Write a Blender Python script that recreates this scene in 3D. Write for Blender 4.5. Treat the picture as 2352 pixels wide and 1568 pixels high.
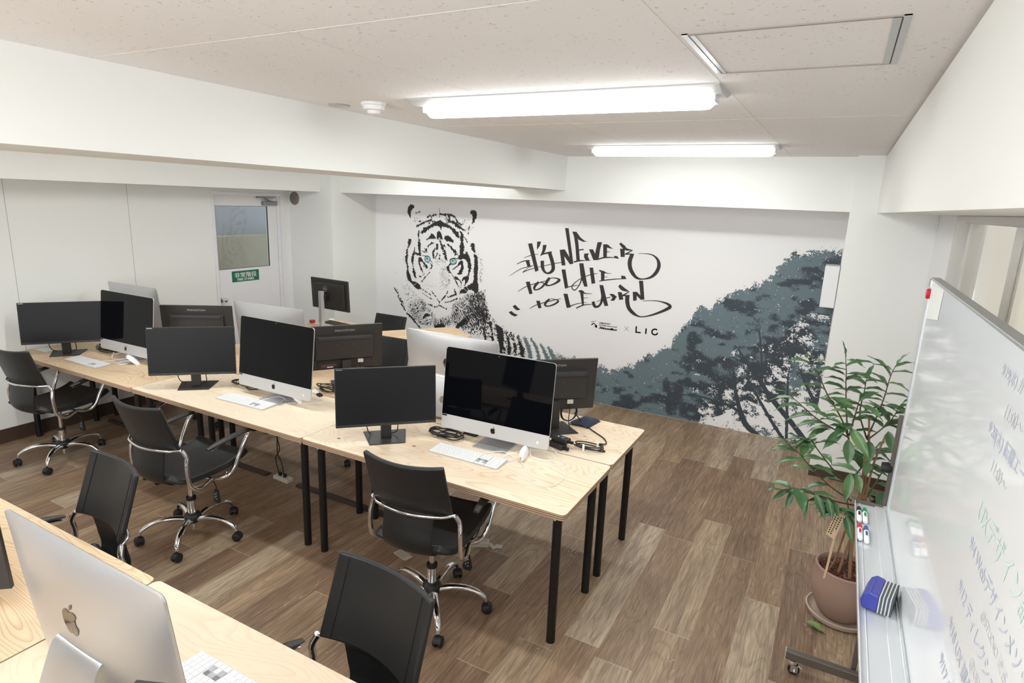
import bpy, math, random
import numpy as np
from mathutils import Vector, Matrix, Euler
PI = math.pi
for o in list(bpy.data.objects): bpy.data.objects.remove(o)
scene = bpy.context.scene
COL = scene.collection

# ---------------------------------------------------------------- camera
F_PX, YAW, PITCH, ROLL, CAM_H = 1397.1, -0.486051, -0.227151, 0.0396456, 2.0
_f = Vector((math.sin(YAW)*math.cos(PITCH), math.cos(YAW)*math.cos(PITCH), math.sin(PITCH)))
_r0 = Vector((math.cos(YAW), -math.sin(YAW), 0)); _u0 = _r0.cross(_f)
_r = _r0*math.cos(ROLL) + _u0*math.sin(ROLL); _u = -_r0*math.sin(ROLL) + _u0*math.cos(ROLL)
cam_d = bpy.data.cameras.new('camera'); cam = bpy.data.objects.new('camera', cam_d); COL.objects.link(cam)
M = Matrix.Identity(4)
for i in range(3):
    M[i][0], M[i][1], M[i][2] = _r[i], _u[i], -_f[i]
M[2][3] = CAM_H
cam.matrix_world = M
cam_d.sensor_width = 36; cam_d.lens = 36*F_PX/2352; cam_d.clip_start = 0.05
scene.camera = cam
# ---------------------------------------------------------------- world, exposure
w = bpy.data.worlds.new('world'); scene.world = w; w.use_nodes = True
w.node_tree.nodes['Background'].inputs[0].default_value = (0.85, 0.92, 1, 1)
w.node_tree.nodes['Background'].inputs[1].default_value = 0.6
vs = scene.view_settings
vs.view_transform = 'Standard'; vs.look = 'None'; vs.gamma = 1; vs.use_curve_mapping = False
vs.exposure = 1.88
LAMP = 5.8        # emission of every fluorescent tube in the room

# measured places: a pixel of the survey photograph turned into a point of a known plane
def ray(px, py): return _f*F_PX + _r*(px-1176) - _u*(py-784)
def at(px, py, X=None, Y=None, Z=None):
    d = ray(px, py)
    t = X/d.x if X is not None else Y/d.y if Y is not None else (Z-CAM_H)/d.z
    return Vector((d.x*t, d.y*t, CAM_H + d.z*t))

# ---------------------------------------------------------------- materials
def lin(c):
    return tuple(((v/12.92) if v <= 0.04045 else ((v+0.055)/1.055)**2.4) for v in c)
def rgb(r, g, b): return lin((r/255, g/255, b/255))
class N:
    """small node-tree writer"""
    def __init__(s, name):
        s.m = bpy.data.materials.new(name); s.m.use_nodes = True
        s.t = s.m.node_tree; s.b = s.t.nodes['Principled BSDF']
    def n(s, kind, **kw):
        nd = s.t.nodes.new(kind)
        for k, v in kw.items():
            if k.startswith('i_'):
                nd.inputs[int(k[2:]) if k[2:].isdigit() else k[2:].replace('_', ' ')].default_value = v
            else: setattr(nd, k, v)
        return nd
    def l(s, a, b): s.t.links.new(a, b)
    def math(s, op, a, b=None, c=None):
        nd = s.t.nodes.new('ShaderNodeMath'); nd.operation = op
        for i, v in enumerate((a, b, c)):
            if v is None: continue
            if isinstance(v, (int, float)): nd.inputs[i].default_value = v
            else: s.l(v, nd.inputs[i])
        return nd.outputs[0]
    def ramp(s, fac, stops, interp='LINEAR'):
        nd = s.t.nodes.new('ShaderNodeValToRGB'); cr = nd.color_ramp; cr.interpolation = interp
        while len(cr.elements) < len(stops): cr.elements.new(0.5)
        for e, (p, c) in zip(cr.elements, stops):
            e.position = p; e.color = (*c[:3], 1) if len(c) >= 3 else (c[0], c[0], c[0], 1)
        s.l(fac, nd.inputs[0]); return nd.outputs[0]
    def mix(s, fac, a, b, mode='MIX'):
        nd = s.t.nodes.new('ShaderNodeMix'); nd.data_type = 'RGBA'; nd.blend_type = mode
        for i, v in ((0, fac), (6, a), (7, b)):
            if isinstance(v, (int, float)): nd.inputs[i].default_value = v
            elif isinstance(v, tuple): nd.inputs[i].default_value = (*v[:3], 1)
            else: s.l(v, nd.inputs[i])
        return nd.outputs[2]
    def comb(s, x, y, z):
        nd = s.t.nodes.new('ShaderNodeCombineXYZ')
        for i, v in enumerate((x, y, z)):
            if isinstance(v, (int, float)): nd.inputs[i].default_value = v
            else: s.l(v, nd.inputs[i])
        return nd.outputs[0]
    def bump(s, h, strength=0.2, dist=0.01):
        nd = s.t.nodes.new('ShaderNodeBump'); nd.inputs['Strength'].default_value = strength
        nd.inputs['Distance'].default_value = dist; s.l(h, nd.inputs['Height']); s.l(nd.outputs[0], s.b.inputs['Normal'])
def plain(name, c, rough=0.5, metal=0.0, coat=0.0, spec=None, noise=0.0, nscale=40, bump=0.0, trans=0.0):
    k = N(name); b = k.b
    b.inputs['Base Color'].default_value = (*c, 1); b.inputs['Roughness'].default_value = rough
    b.inputs['Metallic'].default_value = metal; b.inputs['Coat Weight'].default_value = coat
    if spec is not None: b.inputs['Specular IOR Level'].default_value = spec
    tc = k.n('ShaderNodeTexCoord'); ns = k.n('ShaderNodeTexNoise', i_Scale=float(nscale), i_Detail=3.0)
    k.l(tc.outputs['Object'], ns.inputs['Vector'])
    if noise:
        k.l(k.mix(ns.outputs[0], tuple(v*(1-noise) for v in c), tuple(min(1, v*(1+noise)) for v in c)), b.inputs['Base Color'])
    if bump: k.bump(ns.outputs[0], bump, 0.002)
    return k.m
def emit(name, c, s):
    k = N(name); k.b.inputs['Base Color'].default_value = (*c, 1)
    k.b.inputs['Emission Color'].default_value = (*c, 1); k.b.inputs['Emission Strength'].default_value = s
    return k.m
def glass_mat(name, tint, gloss=1.0, rough=0.0):
    m = bpy.data.materials.new(name); m.use_nodes = True; t = m.node_tree; t.nodes.clear()
    o = t.nodes.new('ShaderNodeOutputMaterial'); mx = t.nodes.new('ShaderNodeMixShader')
    tr = t.nodes.new('ShaderNodeBsdfTransparent'); gl = t.nodes.new('ShaderNodeBsdfGlossy')
    fr = t.nodes.new('ShaderNodeFresnel'); fr.inputs[0].default_value = 1.45
    tr.inputs[0].default_value = (*tint, 1); gl.inputs['Roughness'].default_value = rough
    sc_ = t.nodes.new('ShaderNodeMath'); sc_.operation = 'MULTIPLY'; sc_.inputs[1].default_value = gloss; t.links.new(fr.outputs[0], sc_.inputs[0]); t.links.new(sc_.outputs[0], mx.inputs[0]); t.links.new(tr.outputs[0], mx.inputs[1]); t.links.new(gl.outputs[0], mx.inputs[2])
    t.links.new(mx.outputs[0], o.inputs[0]); return m

m_wall = plain('wall_paint', rgb(238, 239, 236), 0.75, noise=0.01, nscale=3)
m_wallart = plain('mural_white', rgb(246, 245, 247), 0.55)
m_white = plain('white_enamel', rgb(238, 238, 240), 0.35)
m_doorw = plain('door_paint', rgb(236, 235, 238), 0.4)
m_base = plain('brown_baseboard', rgb(72, 56, 46), 0.5, noise=0.1, nscale=8)
m_black = plain('black_plastic', rgb(46, 44, 43), 0.48, noise=0.05, nscale=300, bump=0.1)
m_blackm = plain('black_steel', rgb(22, 21, 21), 0.35, spec=0.4)
m_screen = plain('matte_screen', rgb(27, 28, 31), 0.42, spec=0.22)
m_glassb = plain('screen_glass', rgb(8, 9, 13), 0.03, spec=0.16)
m_alu = plain('brushed_aluminium', rgb(205, 205, 208), 0.38, metal=0.75, noise=0.02, nscale=200)
m_chin = plain('chin_aluminium', rgb(214, 214, 216), 0.42, metal=0.45)
m_chrome = plain('chrome', rgb(225, 225, 228), 0.07, metal=1.0)
m_logo = plain('logo_black', rgb(14, 14, 16), 0.15)
m_mirror = plain('logo_mirror', rgb(112, 108, 104), 0.10, metal=1.0)
m_ink = plain('mural_black_ink', rgb(48, 46, 48), 0.6)
m_ink2 = plain('tiger_black_ink', rgb(40, 39, 42), 0.6)
m_mslate = plain('mural_mid_slate_ink', rgb(80, 94, 104), 0.6, noise=0.07, nscale=8)
m_slate = plain('mural_slate_ink', rgb(106, 124, 132), 0.6, noise=0.07, nscale=6)
m_dslate = plain('mural_dark_slate_ink', rgb(60, 69, 78), 0.6, noise=0.07, nscale=8)
m_teal = plain('eye_teal_ink', rgb(160, 214, 220), 0.5)
m_green = plain('sign_green', rgb(24, 108, 74), 0.4)
m_signw = plain('sign_white', rgb(240, 244, 240), 0.45)
m_grey = plain('grey_metal', rgb(150, 150, 150), 0.35, metal=0.7)
m_dgrey = plain('dark_grey_metal', rgb(112, 106, 100), 0.4, metal=0.6)
m_key = plain('key_white', rgb(246, 246, 248), 0.45)
m_tray = plain('tray_aluminium', rgb(225, 228, 232), 0.28, metal=0.35)
m_board = plain('board_enamel', rgb(247, 250, 254), 0.06, coat=0.0, spec=0.4)
m_caster = plain('caster_black', rgb(26, 26, 27), 0.5)
m_leather = N('black_leather')
k = m_leather; k.b.inputs['Base Color'].default_value = (*rgb(31, 32, 34), 1); k.b.inputs['Roughness'].default_value = 0.42
tc = k.n('ShaderNodeTexCoord'); vo = k.n('ShaderNodeTexVoronoi', i_Scale=420.0); k.l(tc.outputs['Object'], vo.inputs['Vector']); k.bump(vo.outputs[0], 0.25, 0.001)
m_leather = k.m
m_stitch = plain('stitching', rgb(14, 14, 15), 0.7)

# ceiling board: off-white with small dark pits
k = N('ceiling_board'); tc = k.n('ShaderNodeTexCoord'); mp = k.n('ShaderNodeMapping'); mp.inputs['Scale'].default_value = (1, 1.0, 1)
k.l(tc.outputs['Object'], mp.inputs['Vector'])
n1 = k.n('ShaderNodeTexNoise', i_Scale=84.0, i_Detail=3.0, i_Roughness=0.6); k.l(mp.outputs[0], n1.inputs['Vector'])
n2 = k.n('ShaderNodeTexNoise', i_Scale=5.0, i_Detail=2.0); k.l(mp.outputs[0], n2.inputs['Vector'])
v = k.math('ADD', n1.outputs[0], k.math('MULTIPLY', n2.outputs[0], 0.16))
pit = k.ramp(v, [(0.0, (1,)), (0.395, (1,)), (0.42, (0,)), (1.0, (0,))])
k.l(k.mix(pit, rgb(241, 238, 237), rgb(200, 195, 191)), k.b.inputs['Base Color'])
k.b.inputs['Roughness'].default_value = 0.85; inv = k.math('SUBTRACT', 1.0, pit); k.bump(inv, 0.5, 0.004)
m_ceil = k.m

# vinyl plank floor, planks along Y, 0.177 wide, 1.22 long
k = N('plank_floor'); tc = k.n('ShaderNodeTexCoord'); sp = k.n('ShaderNodeSeparateXYZ'); k.l(tc.outputs['Object'], sp.inputs[0])
X, Y = sp.outputs[0], sp.outputs[1]
u = k.math('DIVIDE', k.math('ADD', X, 20.552), 0.177); colm = k.math('FLOOR', u); fu = k.math('FRACT', u)
wn = k.n('ShaderNodeTexWhiteNoise', noise_dimensions='1D'); k.l(colm, wn.inputs['W'])
vv = k.math('DIVIDE', k.math('ADD', Y, k.math('MULTIPLY', wn.outputs[0], 1.22)), 1.22)
vv = k.math('ADD', vv, 20.0)
row = k.math('FLOOR', vv); fv = k.math('FRACT', vv)
wn2 = k.n('ShaderNodeTexWhiteNoise', noise_dimensions='2D'); k.l(k.comb(colm, row, 0), wn2.inputs['Vector'])
wn3 = k.n('ShaderNodeTexWhiteNoise', noise_dimensions='2D'); k.l(k.comb(row, colm, 0), wn3.inputs['Vector'])
off = k.math('MULTIPLY', wn2.outputs[0], 37.0); off2 = k.math('MULTIPLY', wn3.outputs[0], 23.0)
base = k.ramp(wn2.outputs[0], [(0.0, rgb(138, 112, 91)), (0.25, rgb(156, 130, 104)), (0.5, rgb(170, 143, 115)), (0.75, rgb(176, 151, 123)), (0.9, rgb(190, 169, 142)), (1.0, rgb(200, 183, 158))])
g1 = k.n('ShaderNodeTexNoise', i_Scale=1.0, i_Detail=6.0, i_Roughness=0.65); k.l(k.comb(k.math('MULTIPLY', X, 140.0), k.math('MULTIPLY', Y, 6.0), off), g1.inputs['Vector'])
g2 = k.n('ShaderNodeTexNoise', i_Scale=1.0, i_Detail=3.0, i_Distortion=0.6); k.l(k.comb(k.math('MULTIPLY', X, 14.0), k.math('MULTIPLY', Y, 1.6), off2), g2.inputs['Vector'])
g3 = k.n('ShaderNodeTexNoise', i_Scale=1.0, i_Detail=1.0, i_Distortion=0.4); k.l(k.comb(k.math('MULTIPLY', X, 7.0), k.math('MULTIPLY', Y, 1.1), off), g3.inputs['Vector'])
rings = k.math('SINE', k.math('MULTIPLY', g3.outputs[0], 95.0))
rl = k.ramp(rings, [(0.0, (0,)), (0.55, (0,)), (1.0, (1,))])
c = k.mix(k.ramp(g2.outputs[0], [(0.32, (0,)), (0.66, (1,))]), k.mix(0.5, base, rgb(104, 78, 60), 'MIX'), base)
c = k.mix(k.ramp(g1.outputs[0], [(0.36, (1,)), (0.56, (0,))]), c, k.mix(0.45, c, rgb(76, 54, 42)))
c = k.mix(k.ramp(g1.outputs[0], [(0.58, (0,)), (0.72, (0.42,))]), c, rgb(205, 190, 170))
c = k.mix(k.math('MULTIPLY', rl, 0.22), c, rgb(76, 54, 40))
# thin pale cracks
cr = k.n('ShaderNodeTexNoise', i_Scale=1.0, i_Detail=4.0, i_Distortion=0.4); k.l(k.comb(k.math('MULTIPLY', X, 9.0), k.math('MULTIPLY', Y, 0.9), off2), cr.inputs['Vector'])
ck = k.math('ABSOLUTE', k.math('SUBTRACT', cr.outputs[0], 0.36)); ckm = k.math('LESS_THAN', ck, 0.0014)
c = k.mix(k.math('MULTIPLY', ckm, 0.6), c, rgb(212, 198, 182))
su = k.math('LESS_THAN', fu, 0.010); sv = k.math('LESS_THAN', fv, 0.0025)
c = k.mix(k.math('MULTIPLY', su, 0.45), c, rgb(84, 64, 50)); c = k.mix(k.math('MULTIPLY', sv, 0.7), c, rgb(196, 182, 166))
k.l(c, k.b.inputs['Base Color'])
k.l(k.ramp(g1.outputs[0], [(0.3, (0.52,)), (0.7, (0.36,))]), k.b.inputs['Roughness'])
k.bump(k.math('SUBTRACT', g1.outputs[0], k.math('MULTIPLY', su, 0.6)), 0.18, 0.002)
m_floor = k.m

# plywood, grain along X, every table its own sheet
def plywood(name, tint, line, contrast):
    k = N(name); tc = k.n('ShaderNodeTexCoord'); sp = k.n('ShaderNodeSeparateXYZ'); k.l(tc.outputs['Object'], sp.inputs[0])
    oi = k.n('ShaderNodeObjectInfo'); off = k.math('MULTIPLY', oi.outputs['Random'], 31.0); X, Y = sp.outputs[0], sp.outputs[1]
    a = k.n('ShaderNodeTexNoise', i_Scale=1.0, i_Detail=1.5, i_Distortion=0.5, i_Roughness=0.45); k.l(k.comb(k.math('MULTIPLY', X, 1.5), k.math('MULTIPLY', Y, 5.5), off), a.inputs['Vector'])
    ring = k.math('FRACT', k.math('MULTIPLY', a.outputs[0], 26.0))
    ln = k.ramp(ring, [(0.0, (0,)), (0.55, (0.08,)), (0.86, (0.75,)), (0.93, (1,)), (1.0, (0,))])
    b = k.n('ShaderNodeTexNoise', i_Scale=1.0, i_Detail=2.0); k.l(k.comb(k.math('MULTIPLY', X, 1.1), k.math('MULTIPLY', Y, 2.2), k.math('ADD', off, 5.0)), b.inputs['Vector'])
    st = k.ramp(b.outputs[0], [(0.35, (0.25,)), (0.7, (1,))])
    g = k.n('ShaderNodeTexNoise', i_Scale=1.0, i_Detail=5.0); k.l(k.comb(k.math('MULTIPLY', X, 9.0), k.math('MULTIPLY', Y, 220.0), off), g.inputs['Vector'])
    c = k.mix(k.math('MULTIPLY', k.math('MULTIPLY', ln, st), contrast), tint, line)
    c = k.mix(k.math('MULTIPLY', k.ramp(b.outputs[0], [(0.45, (0,)), (0.75, (1,))]), contrast*0.45), c, line)
    c = k.mix(k.math('MULTIPLY', k.ramp(g.outputs[0], [(0.4, (1,)), (0.62, (0,))]), 0.10), c, line)
    vo = k.n('ShaderNodeTexVoronoi', i_Scale=1.0, i_Randomness=1.0); k.l(k.comb(k.math('MULTIPLY', X, 4.2), k.math('MULTIPLY', Y, 7.0), off), vo.inputs['Vector'])
    wr = k.math('GREATER_THAN', k.math('FRACT', k.math('MULTIPLY', vo.outputs['Color'], 7.0)), 0.30)
    kn = k.math('MULTIPLY', k.ramp(vo.outputs['Distance'], [(0.0, (1,)), (0.035, (1,)), (0.065, (0,)), (1.0, (0,))]), wr)
    c = k.mix(kn, c, rgb(112, 74, 54))
    k.l(c, k.b.inputs['Base Color']); k.b.inputs['Roughness'].default_value = 0.42; k.b.inputs['Specular IOR Level'].default_value = 0.35
    return k.m
m_ply = plywood('plywood_pale', rgb(243, 228, 206), rgb(208, 168, 124), 0.8)
m_ply_p = plywood('plywood_plain', rgb(234, 216, 192), rgb(204, 168, 128), 0.38)
m_ply_o = plywood('plywood_warm', rgb(232, 205, 170), rgb(184, 138, 94), 0.9)
m_ply_b = plywood('plywood_bold', rgb(234, 210, 178), rgb(186, 142, 98), 1.0)
k = N('plywood_edge'); tc = k.n('ShaderNodeTexCoord'); sp = k.n('ShaderNodeSeparateXYZ'); k.l(tc.outputs['Object'], sp.inputs[0])
nz = k.n('ShaderNodeTexNoise', i_Scale=6.0); k.l(tc.outputs['Object'], nz.inputs['Vector'])
zz = k.math('FRACT', k.math('ADD', k.math('MULTIPLY', sp.outputs[2], 105.0), k.math('MULTIPLY', nz.outputs[0], 0.5)))
k.l(k.ramp(zz, [(0.0, rgb(206, 180, 150)), (0.42, rgb(206, 180, 150)), (0.5, rgb(140, 104, 84)), (0.92, rgb(150, 112, 90)), (1.0, rgb(206, 180, 150))]), k.b.inputs['Base Color'])
k.b.inputs['Roughness'].default_value = 0.6; m_edge = k.m

# ---------------------------------------------------------------- mesh helpers
def catmull(pts, n):
    """smooth a polyline; entries may carry extra numbers (width)"""
    P = [np.array(p, float) for p in pts]
    if n <= 1 or len(P) < 3: return P
    Q = [2*P[0]-P[1]] + P + [2*P[-1]-P[-2]]; out = []
    for i in range(1, len(Q)-2):
        a, b, c, d = Q[i-1], Q[i], Q[i+1], Q[i+2]
        for j in range(n):
            t = j/n
            out.append(0.5*((2*b) + (-a+c)*t + (2*a-5*b+4*c-d)*t*t + (-a+3*b-3*c+d)*t**3))
    out.append(P[-1]); return out
class MB:
    def __init__(s): s.v = []; s.f = []; s.mi = []
    def add(s, v, f, mi=0):
        o = len(s.v); s.v += [tuple(p) for p in v]; s.f += [tuple(i+o for i in q) for q in f]; s.mi += [mi]*len(f); return s
    def box(s, a, b, mi=0, top_mi=None):
        x0, y0, z0 = a; x1, y1, z1 = b
        v = [(x0,y0,z0),(x1,y0,z0),(x1,y1,z0),(x0,y1,z0),(x0,y0,z1),(x1,y0,z1),(x1,y1,z1),(x0,y1,z1)]
        s.add(v, [(3,2,1,0),(4,5,6,7),(0,1,5,4),(1,2,6,5),(2,3,7,6),(3,0,4,7)], mi)
        if top_mi is not None: s.mi[-5] = top_mi; s.mi[-6] = top_mi
        return s
    def obox(s, c, size, rz=0.0, mi=0, rx=0.0, ry=0.0):
        R = Euler((rx, ry, rz)).to_matrix(); hx, hy, hz = [q/2 for q in size]; c = Vector(c)
        v = [c + R @ Vector((sx*hx, sy*hy, sz*hz)) for sx, sy, sz in ((-1,-1,-1),(1,-1,-1),(1,1,-1),(-1,1,-1),(-1,-1,1),(1,-1,1),(1,1,1),(-1,1,1))]
        return s.add(v, [(3,2,1,0),(4,5,6,7),(0,1,5,4),(1,2,6,5),(2,3,7,6),(3,0,4,7)], mi)
    def prism(s, poly, z0, z1, mi=0, side_mi=None, M=None):
        n = len(poly); v = [(x, y, z0) for x, y in poly] + [(x, y, z1) for x, y in poly]
        if M is not None: v = [M @ Vector(p) for p in v]
        s.add(v, [tuple(range(n-1, -1, -1)), tuple(range(n, 2*n))], mi)
        o = len(s.v)-2*n
        for i in range(n):
            j = (i+1) % n; s.f.append((o+i, o+j, o+n+j, o+n+i)); s.mi.append(mi if side_mi is None else side_mi)
        return s
    def tube(s, pts, r, n=10, sub=6, mi=0, flat=1.0, up=None):
        P = catmull(pts, sub); m = len(P)
        rr = [r]*m if isinstance(r, (int, float)) else list(np.interp(np.linspace(0, len(r)-1, m), range(len(r)), r))
        P = [Vector(p[:3]) for p in P]; ref = Vector(up) if up else None; v = []
        prev = None
        for i, p in enumerate(P):
            t = (P[min(i+1, m-1)] - P[max(i-1, 0)])
            t = t.normalized() if t.length > 1e-9 else Vector((0, 0, 1))
            if ref is not None: a = t.cross(ref)
            elif prev is None: a = t.cross(Vector((0, 0, 1)) if abs(t.z) < 0.9 else Vector((1, 0, 0)))
            else: a = prev - t*prev.dot(t)
            if a.length < 1e-6: a = t.orthogonal()
            a.normalize(); b = a.cross(t); prev = a
            for k in range(n):
                an = 2*PI*k/n; v.append(p + a*math.cos(an)*rr[i] + b*math.sin(an)*rr[i]*flat)
        f = [(i*n+k, i*n+(k+1) % n, (i+1)*n+(k+1) % n, (i+1)*n+k) for i in range(m-1) for k in range(n)]
        f += [tuple(range(n-1, -1, -1)), tuple((m-1)*n+k for k in range(n))]
        return s.add(v, f, mi)
    def lathe(s, prof, c=(0, 0, 0), n=24, mi=0, M=None):
        m = len(prof); v = []
        for r, z in prof:
            for k in range(n):
                an = 2*PI*k/n; v.append(Vector((r*math.cos(an), r*math.sin(an), z)))
        v = [(M @ p if M is not None else p) + Vector(c) for p in v]
        f = [(i*n+k, i*n+(k+1) % n, (i+1)*n+(k+1) % n, (i+1)*n+k) for i in range(m-1) for k in range(n)]
        f += [tuple(range(n-1, -1, -1)), tuple((m-1)*n+k for k in range(n))]
        return s.add(v, f, mi)
    def grid(s, fn, nu, nv, mi=0):
        v = [fn(i/nu, j/nv) for i in range(nu+1) for j in range(nv+1)]
        f = [(i*(nv+1)+j, (i+1)*(nv+1)+j, (i+1)*(nv+1)+j+1, i*(nv+1)+j+1) for i in range(nu) for j in range(nv)]
        return s.add(v, f, mi)
    def build(s, name, mats, parent=None, smooth=None, bevel=0.0, weld=False, seg=2, solid=0.0):
        me = bpy.data.meshes.new(name); me.from_pydata([tuple(p) for p in s.v], [], s.f)
        if not isinstance(mats, (list, tuple)): mats = [mats]
        for m_ in mats: me.materials.append(m_)
        if any(s.mi): me.polygons.foreach_set('material_index', s.mi)
        if smooth is not None:
            me.polygons.foreach_set('use_smooth', [True]*len(me.polygons))
            try: me.set_sharp_from_angle(angle=math.radians(smooth))
            except Exception: pass
        me.update(); o = bpy.data.objects.new(name, me); COL.objects.link(o)
        if parent is not None: o.parent = parent
        if solid: md = o.modifiers.new('solid', 'SOLIDIFY'); md.thickness = solid; md.offset = 0
        if bevel:
            md = o.modifiers.new('bevel', 'BEVEL'); md.width = bevel; md.segments = seg; md.limit_method = 'ANGLE'; md.angle_limit = math.radians(35)
        return o
def rounded(x0, y0, x1, y1, r, n=5):
    p = []
    for cx, cy, a0 in ((x1-r, y1-r, 0), (x0+r, y1-r, 90), (x0+r, y0+r, 180), (x1-r, y0+r, 270)):
        for i in range(n+1):
            a = math.radians(a0+90*i/n); p.append((cx+r*math.cos(a), cy+r*math.sin(a)))
    return p
def tag(o, label=None, cat=None, group=None, kind=None):
    if label: o['label'] = label
    if cat: o['category'] = cat
    if group: o['group'] = group
    if kind: o['kind'] = kind
    return o
def empty(name, loc=(0, 0, 0), rz=0.0):
    o = bpy.data.objects.new(name, None); COL.objects.link(o); o.location = loc; o.rotation_euler = (0, 0, rz); o.empty_display_size = 0.05; return o
def struct(o): o['kind'] = 'structure'; return o
def copy_tree(o, parent=None):
    kids = list(o.children)
    c = o.copy(); COL.objects.link(c)
    if parent is not None: c.parent = parent
    for ch in kids: copy_tree(ch, c)
    return c
def put(root, loc, rz): root.location = loc; root.rotation_euler = (0, 0, rz); return root
def text_mesh(body, size, extrude=0.0004, bold=0.0, shear=0.0, spacing=1.0):
    """vertices and faces of a line of text, lying in XY, baseline at y=0, starting at x=0"""
    cu = bpy.data.curves.new('txt', 'FONT'); cu.body = body; cu.size = size; cu.extrude = extrude
    cu.offset = bold; cu.shear = shear; cu.space_character = spacing; cu.resolution_u = 4
    ob = bpy.data.objects.new('txt', cu); COL.objects.link(ob)
    dg = bpy.context.evaluated_depsgraph_get(); me = bpy.data.meshes.new_from_object(ob.evaluated_get(dg))
    v = [tuple(p.co) for p in me.vertices]; f = [tuple(p.vertices) for p in me.polygons]
    bpy.data.objects.remove(ob); bpy.data.curves.remove(cu); bpy.data.meshes.remove(me)
    return v, f
def frame(o, r, u):
    r = Vector(r).normalized(); u = Vector(u).normalized(); n = r.cross(u); o = Vector(o)
    m = Matrix.Identity(4)
    for i in range(3): m[i][0], m[i][1], m[i][2], m[i][3] = r[i], u[i], n[i], o[i]
    return m
def add_text(mb, body, height, M, width=None, bold=0.0, shear=0.0, mi=0, centre=False, extrude=0.0004, spacing=1.0):
    v, f = text_mesh(body, 1.0, 0.0, bold, shear, spacing)
    if not v: return
    x0 = min(p[0] for p in v); x1 = max(p[0] for p in v); y1 = max(p[1] for p in v); y0 = min(p[1] for p in v)
    sy = height/(y1-min(0, y0) if y1 > 0 else 1); sx = (width/(x1-x0)) if width else sy
    cx = (x0+x1)/2 if centre else x0
    mb.add([M @ Vector(((p[0]-cx)*sx, p[1]*sy, extrude)) for p in v], f, mi)
# ================================================================ the room
XL, XR, YB, YF, ZC = -5.56, 0.545, 5.72, -2.2, 2.40
def sbox(name, boxes, mat, **kw):
    mb = MB()
    for a, b in boxes: mb.box(a, b)
    return struct(mb.build(name, mat, **kw))
sbox('floor', [((-6.9, YF-0.1, -0.1), (XR+0.6, YB+0.1, 0))], m_floor)
sbox('ceiling', [((XL-0.12, YF-0.1, ZC), (XR+0.6, YB+0.1, ZC+0.1))], m_ceil)
DY0, DY1, DZ = 4.02, 4.925, 1.98
sbox('wall_left', [((XL-0.12, YF-0.1, 0), (XL, DY0, ZC)), ((XL-0.12, DY1, 0), (XL, YB+0.1, ZC)), ((XL-0.12, DY0, DZ), (XL, DY1, ZC))], m_wall)
sbox('wall_back', [((XL, YB, 0), (XR+0.12, YB+0.1, ZC))], m_wallart)
sbox('wall_front', [((XL, YF-0.1, 0), (-2.6, YF, ZC)), ((-0.1, YF-0.1, 0), (XR+0.12, YF, ZC)), ((-2.6, YF-0.1, 0), (-0.1, YF, 0.75)), ((-2.6, YF-0.1, 2.2), (-0.1, YF, ZC))], m_wall)
rear_fill = struct(MB().box((-2.6, YF-0.09, 0.75), (-0.1, YF-0.07, 2.2)).build('added_fill_panel', emit('added_fill_glow', (0.93, 0.97, 1.0), 1.6)))  # added glowing panel behind the camera, lifts the light on the ceiling
WY0, WY1, WZ0, WZ1 = 0.5, 4.09, 0.95, 2.015
sbox('wall_right', [((XR, YF, 0), (XR+0.12, WY0, ZC)), ((XR, WY1, 0), (XR+0.12, YB, ZC)), ((XR, WY0, 0), (XR+0.12, WY1, WZ0)), ((XR, WY0, WZ1), (XR+0.12, WY1, ZC))], m_doorw)
sbox('trim_1', [((-2.77, YF, 2.108), (-2.24, 5.15, ZC))], m_wall)                       # boxed duct under the ceiling
sbox('trim_2', [((-4.918, 5.15, 2.014), (0.015, YB, ZC))], m_wall)                      # beam over the mural
sbox('trim_3', [((XL, YF, 2.014), (-5.086, 5.008, ZC))], m_wall)                        # beam over the fire door
sbox('trim_4', [((0.18, YF, 2.015), (XR, 5.03, 2.386)), ((0.20, YF, 2.386), (XR, 5.03, ZC))], m_wall)  # beam over the window
sbox('trim_5', [((XL, 5.008, 0), (-4.918, YB, ZC))], m_wall)                            # column beside the fire door
sbox('trim_6', [((0.015, 5.03, 0), (XR, YB, ZC))], m_wall)                              # column beside the mural
sbox('baseboard_left', [((XL, YF, 0), (XL+0.010, DY0-0.01, 0.11)), ((XL, 4.998, 0), (-4.908, 5.008, 0.09)), ((-4.918, 5.008, 0), (-4.908, YB, 0.09))], m_base)
sbox('baseboard_right', [((0.015, 5.02, 0), (XR, 5.03, 0.083)), ((XR-0.010, YF, 0), (XR, 5.02, 0.083))], m_base)
seam = plain('panel_seam', rgb(170, 168, 158), 0.8)
sbox('trim_7', [((XL, y-0.0015, 0.11), (XL+0.0008, y+0.0015, 2.014)) for y in (-0.405, 0.5, 1.405, 2.31, 3.215)], seam)
cseam = plain('ceiling_seam', rgb(222, 217, 214), 0.8)
sbox('trim_8', [((-2.24, y-0.001, ZC-0.0008), (0.2, y+0.001, ZC)) for y in (3.05, 1.22, -0.6)] + [((x-0.001, YF, ZC-0.0008), (x+0.001, 5.15, ZC)) for x in (-1.33, -0.42)], cseam)
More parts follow.
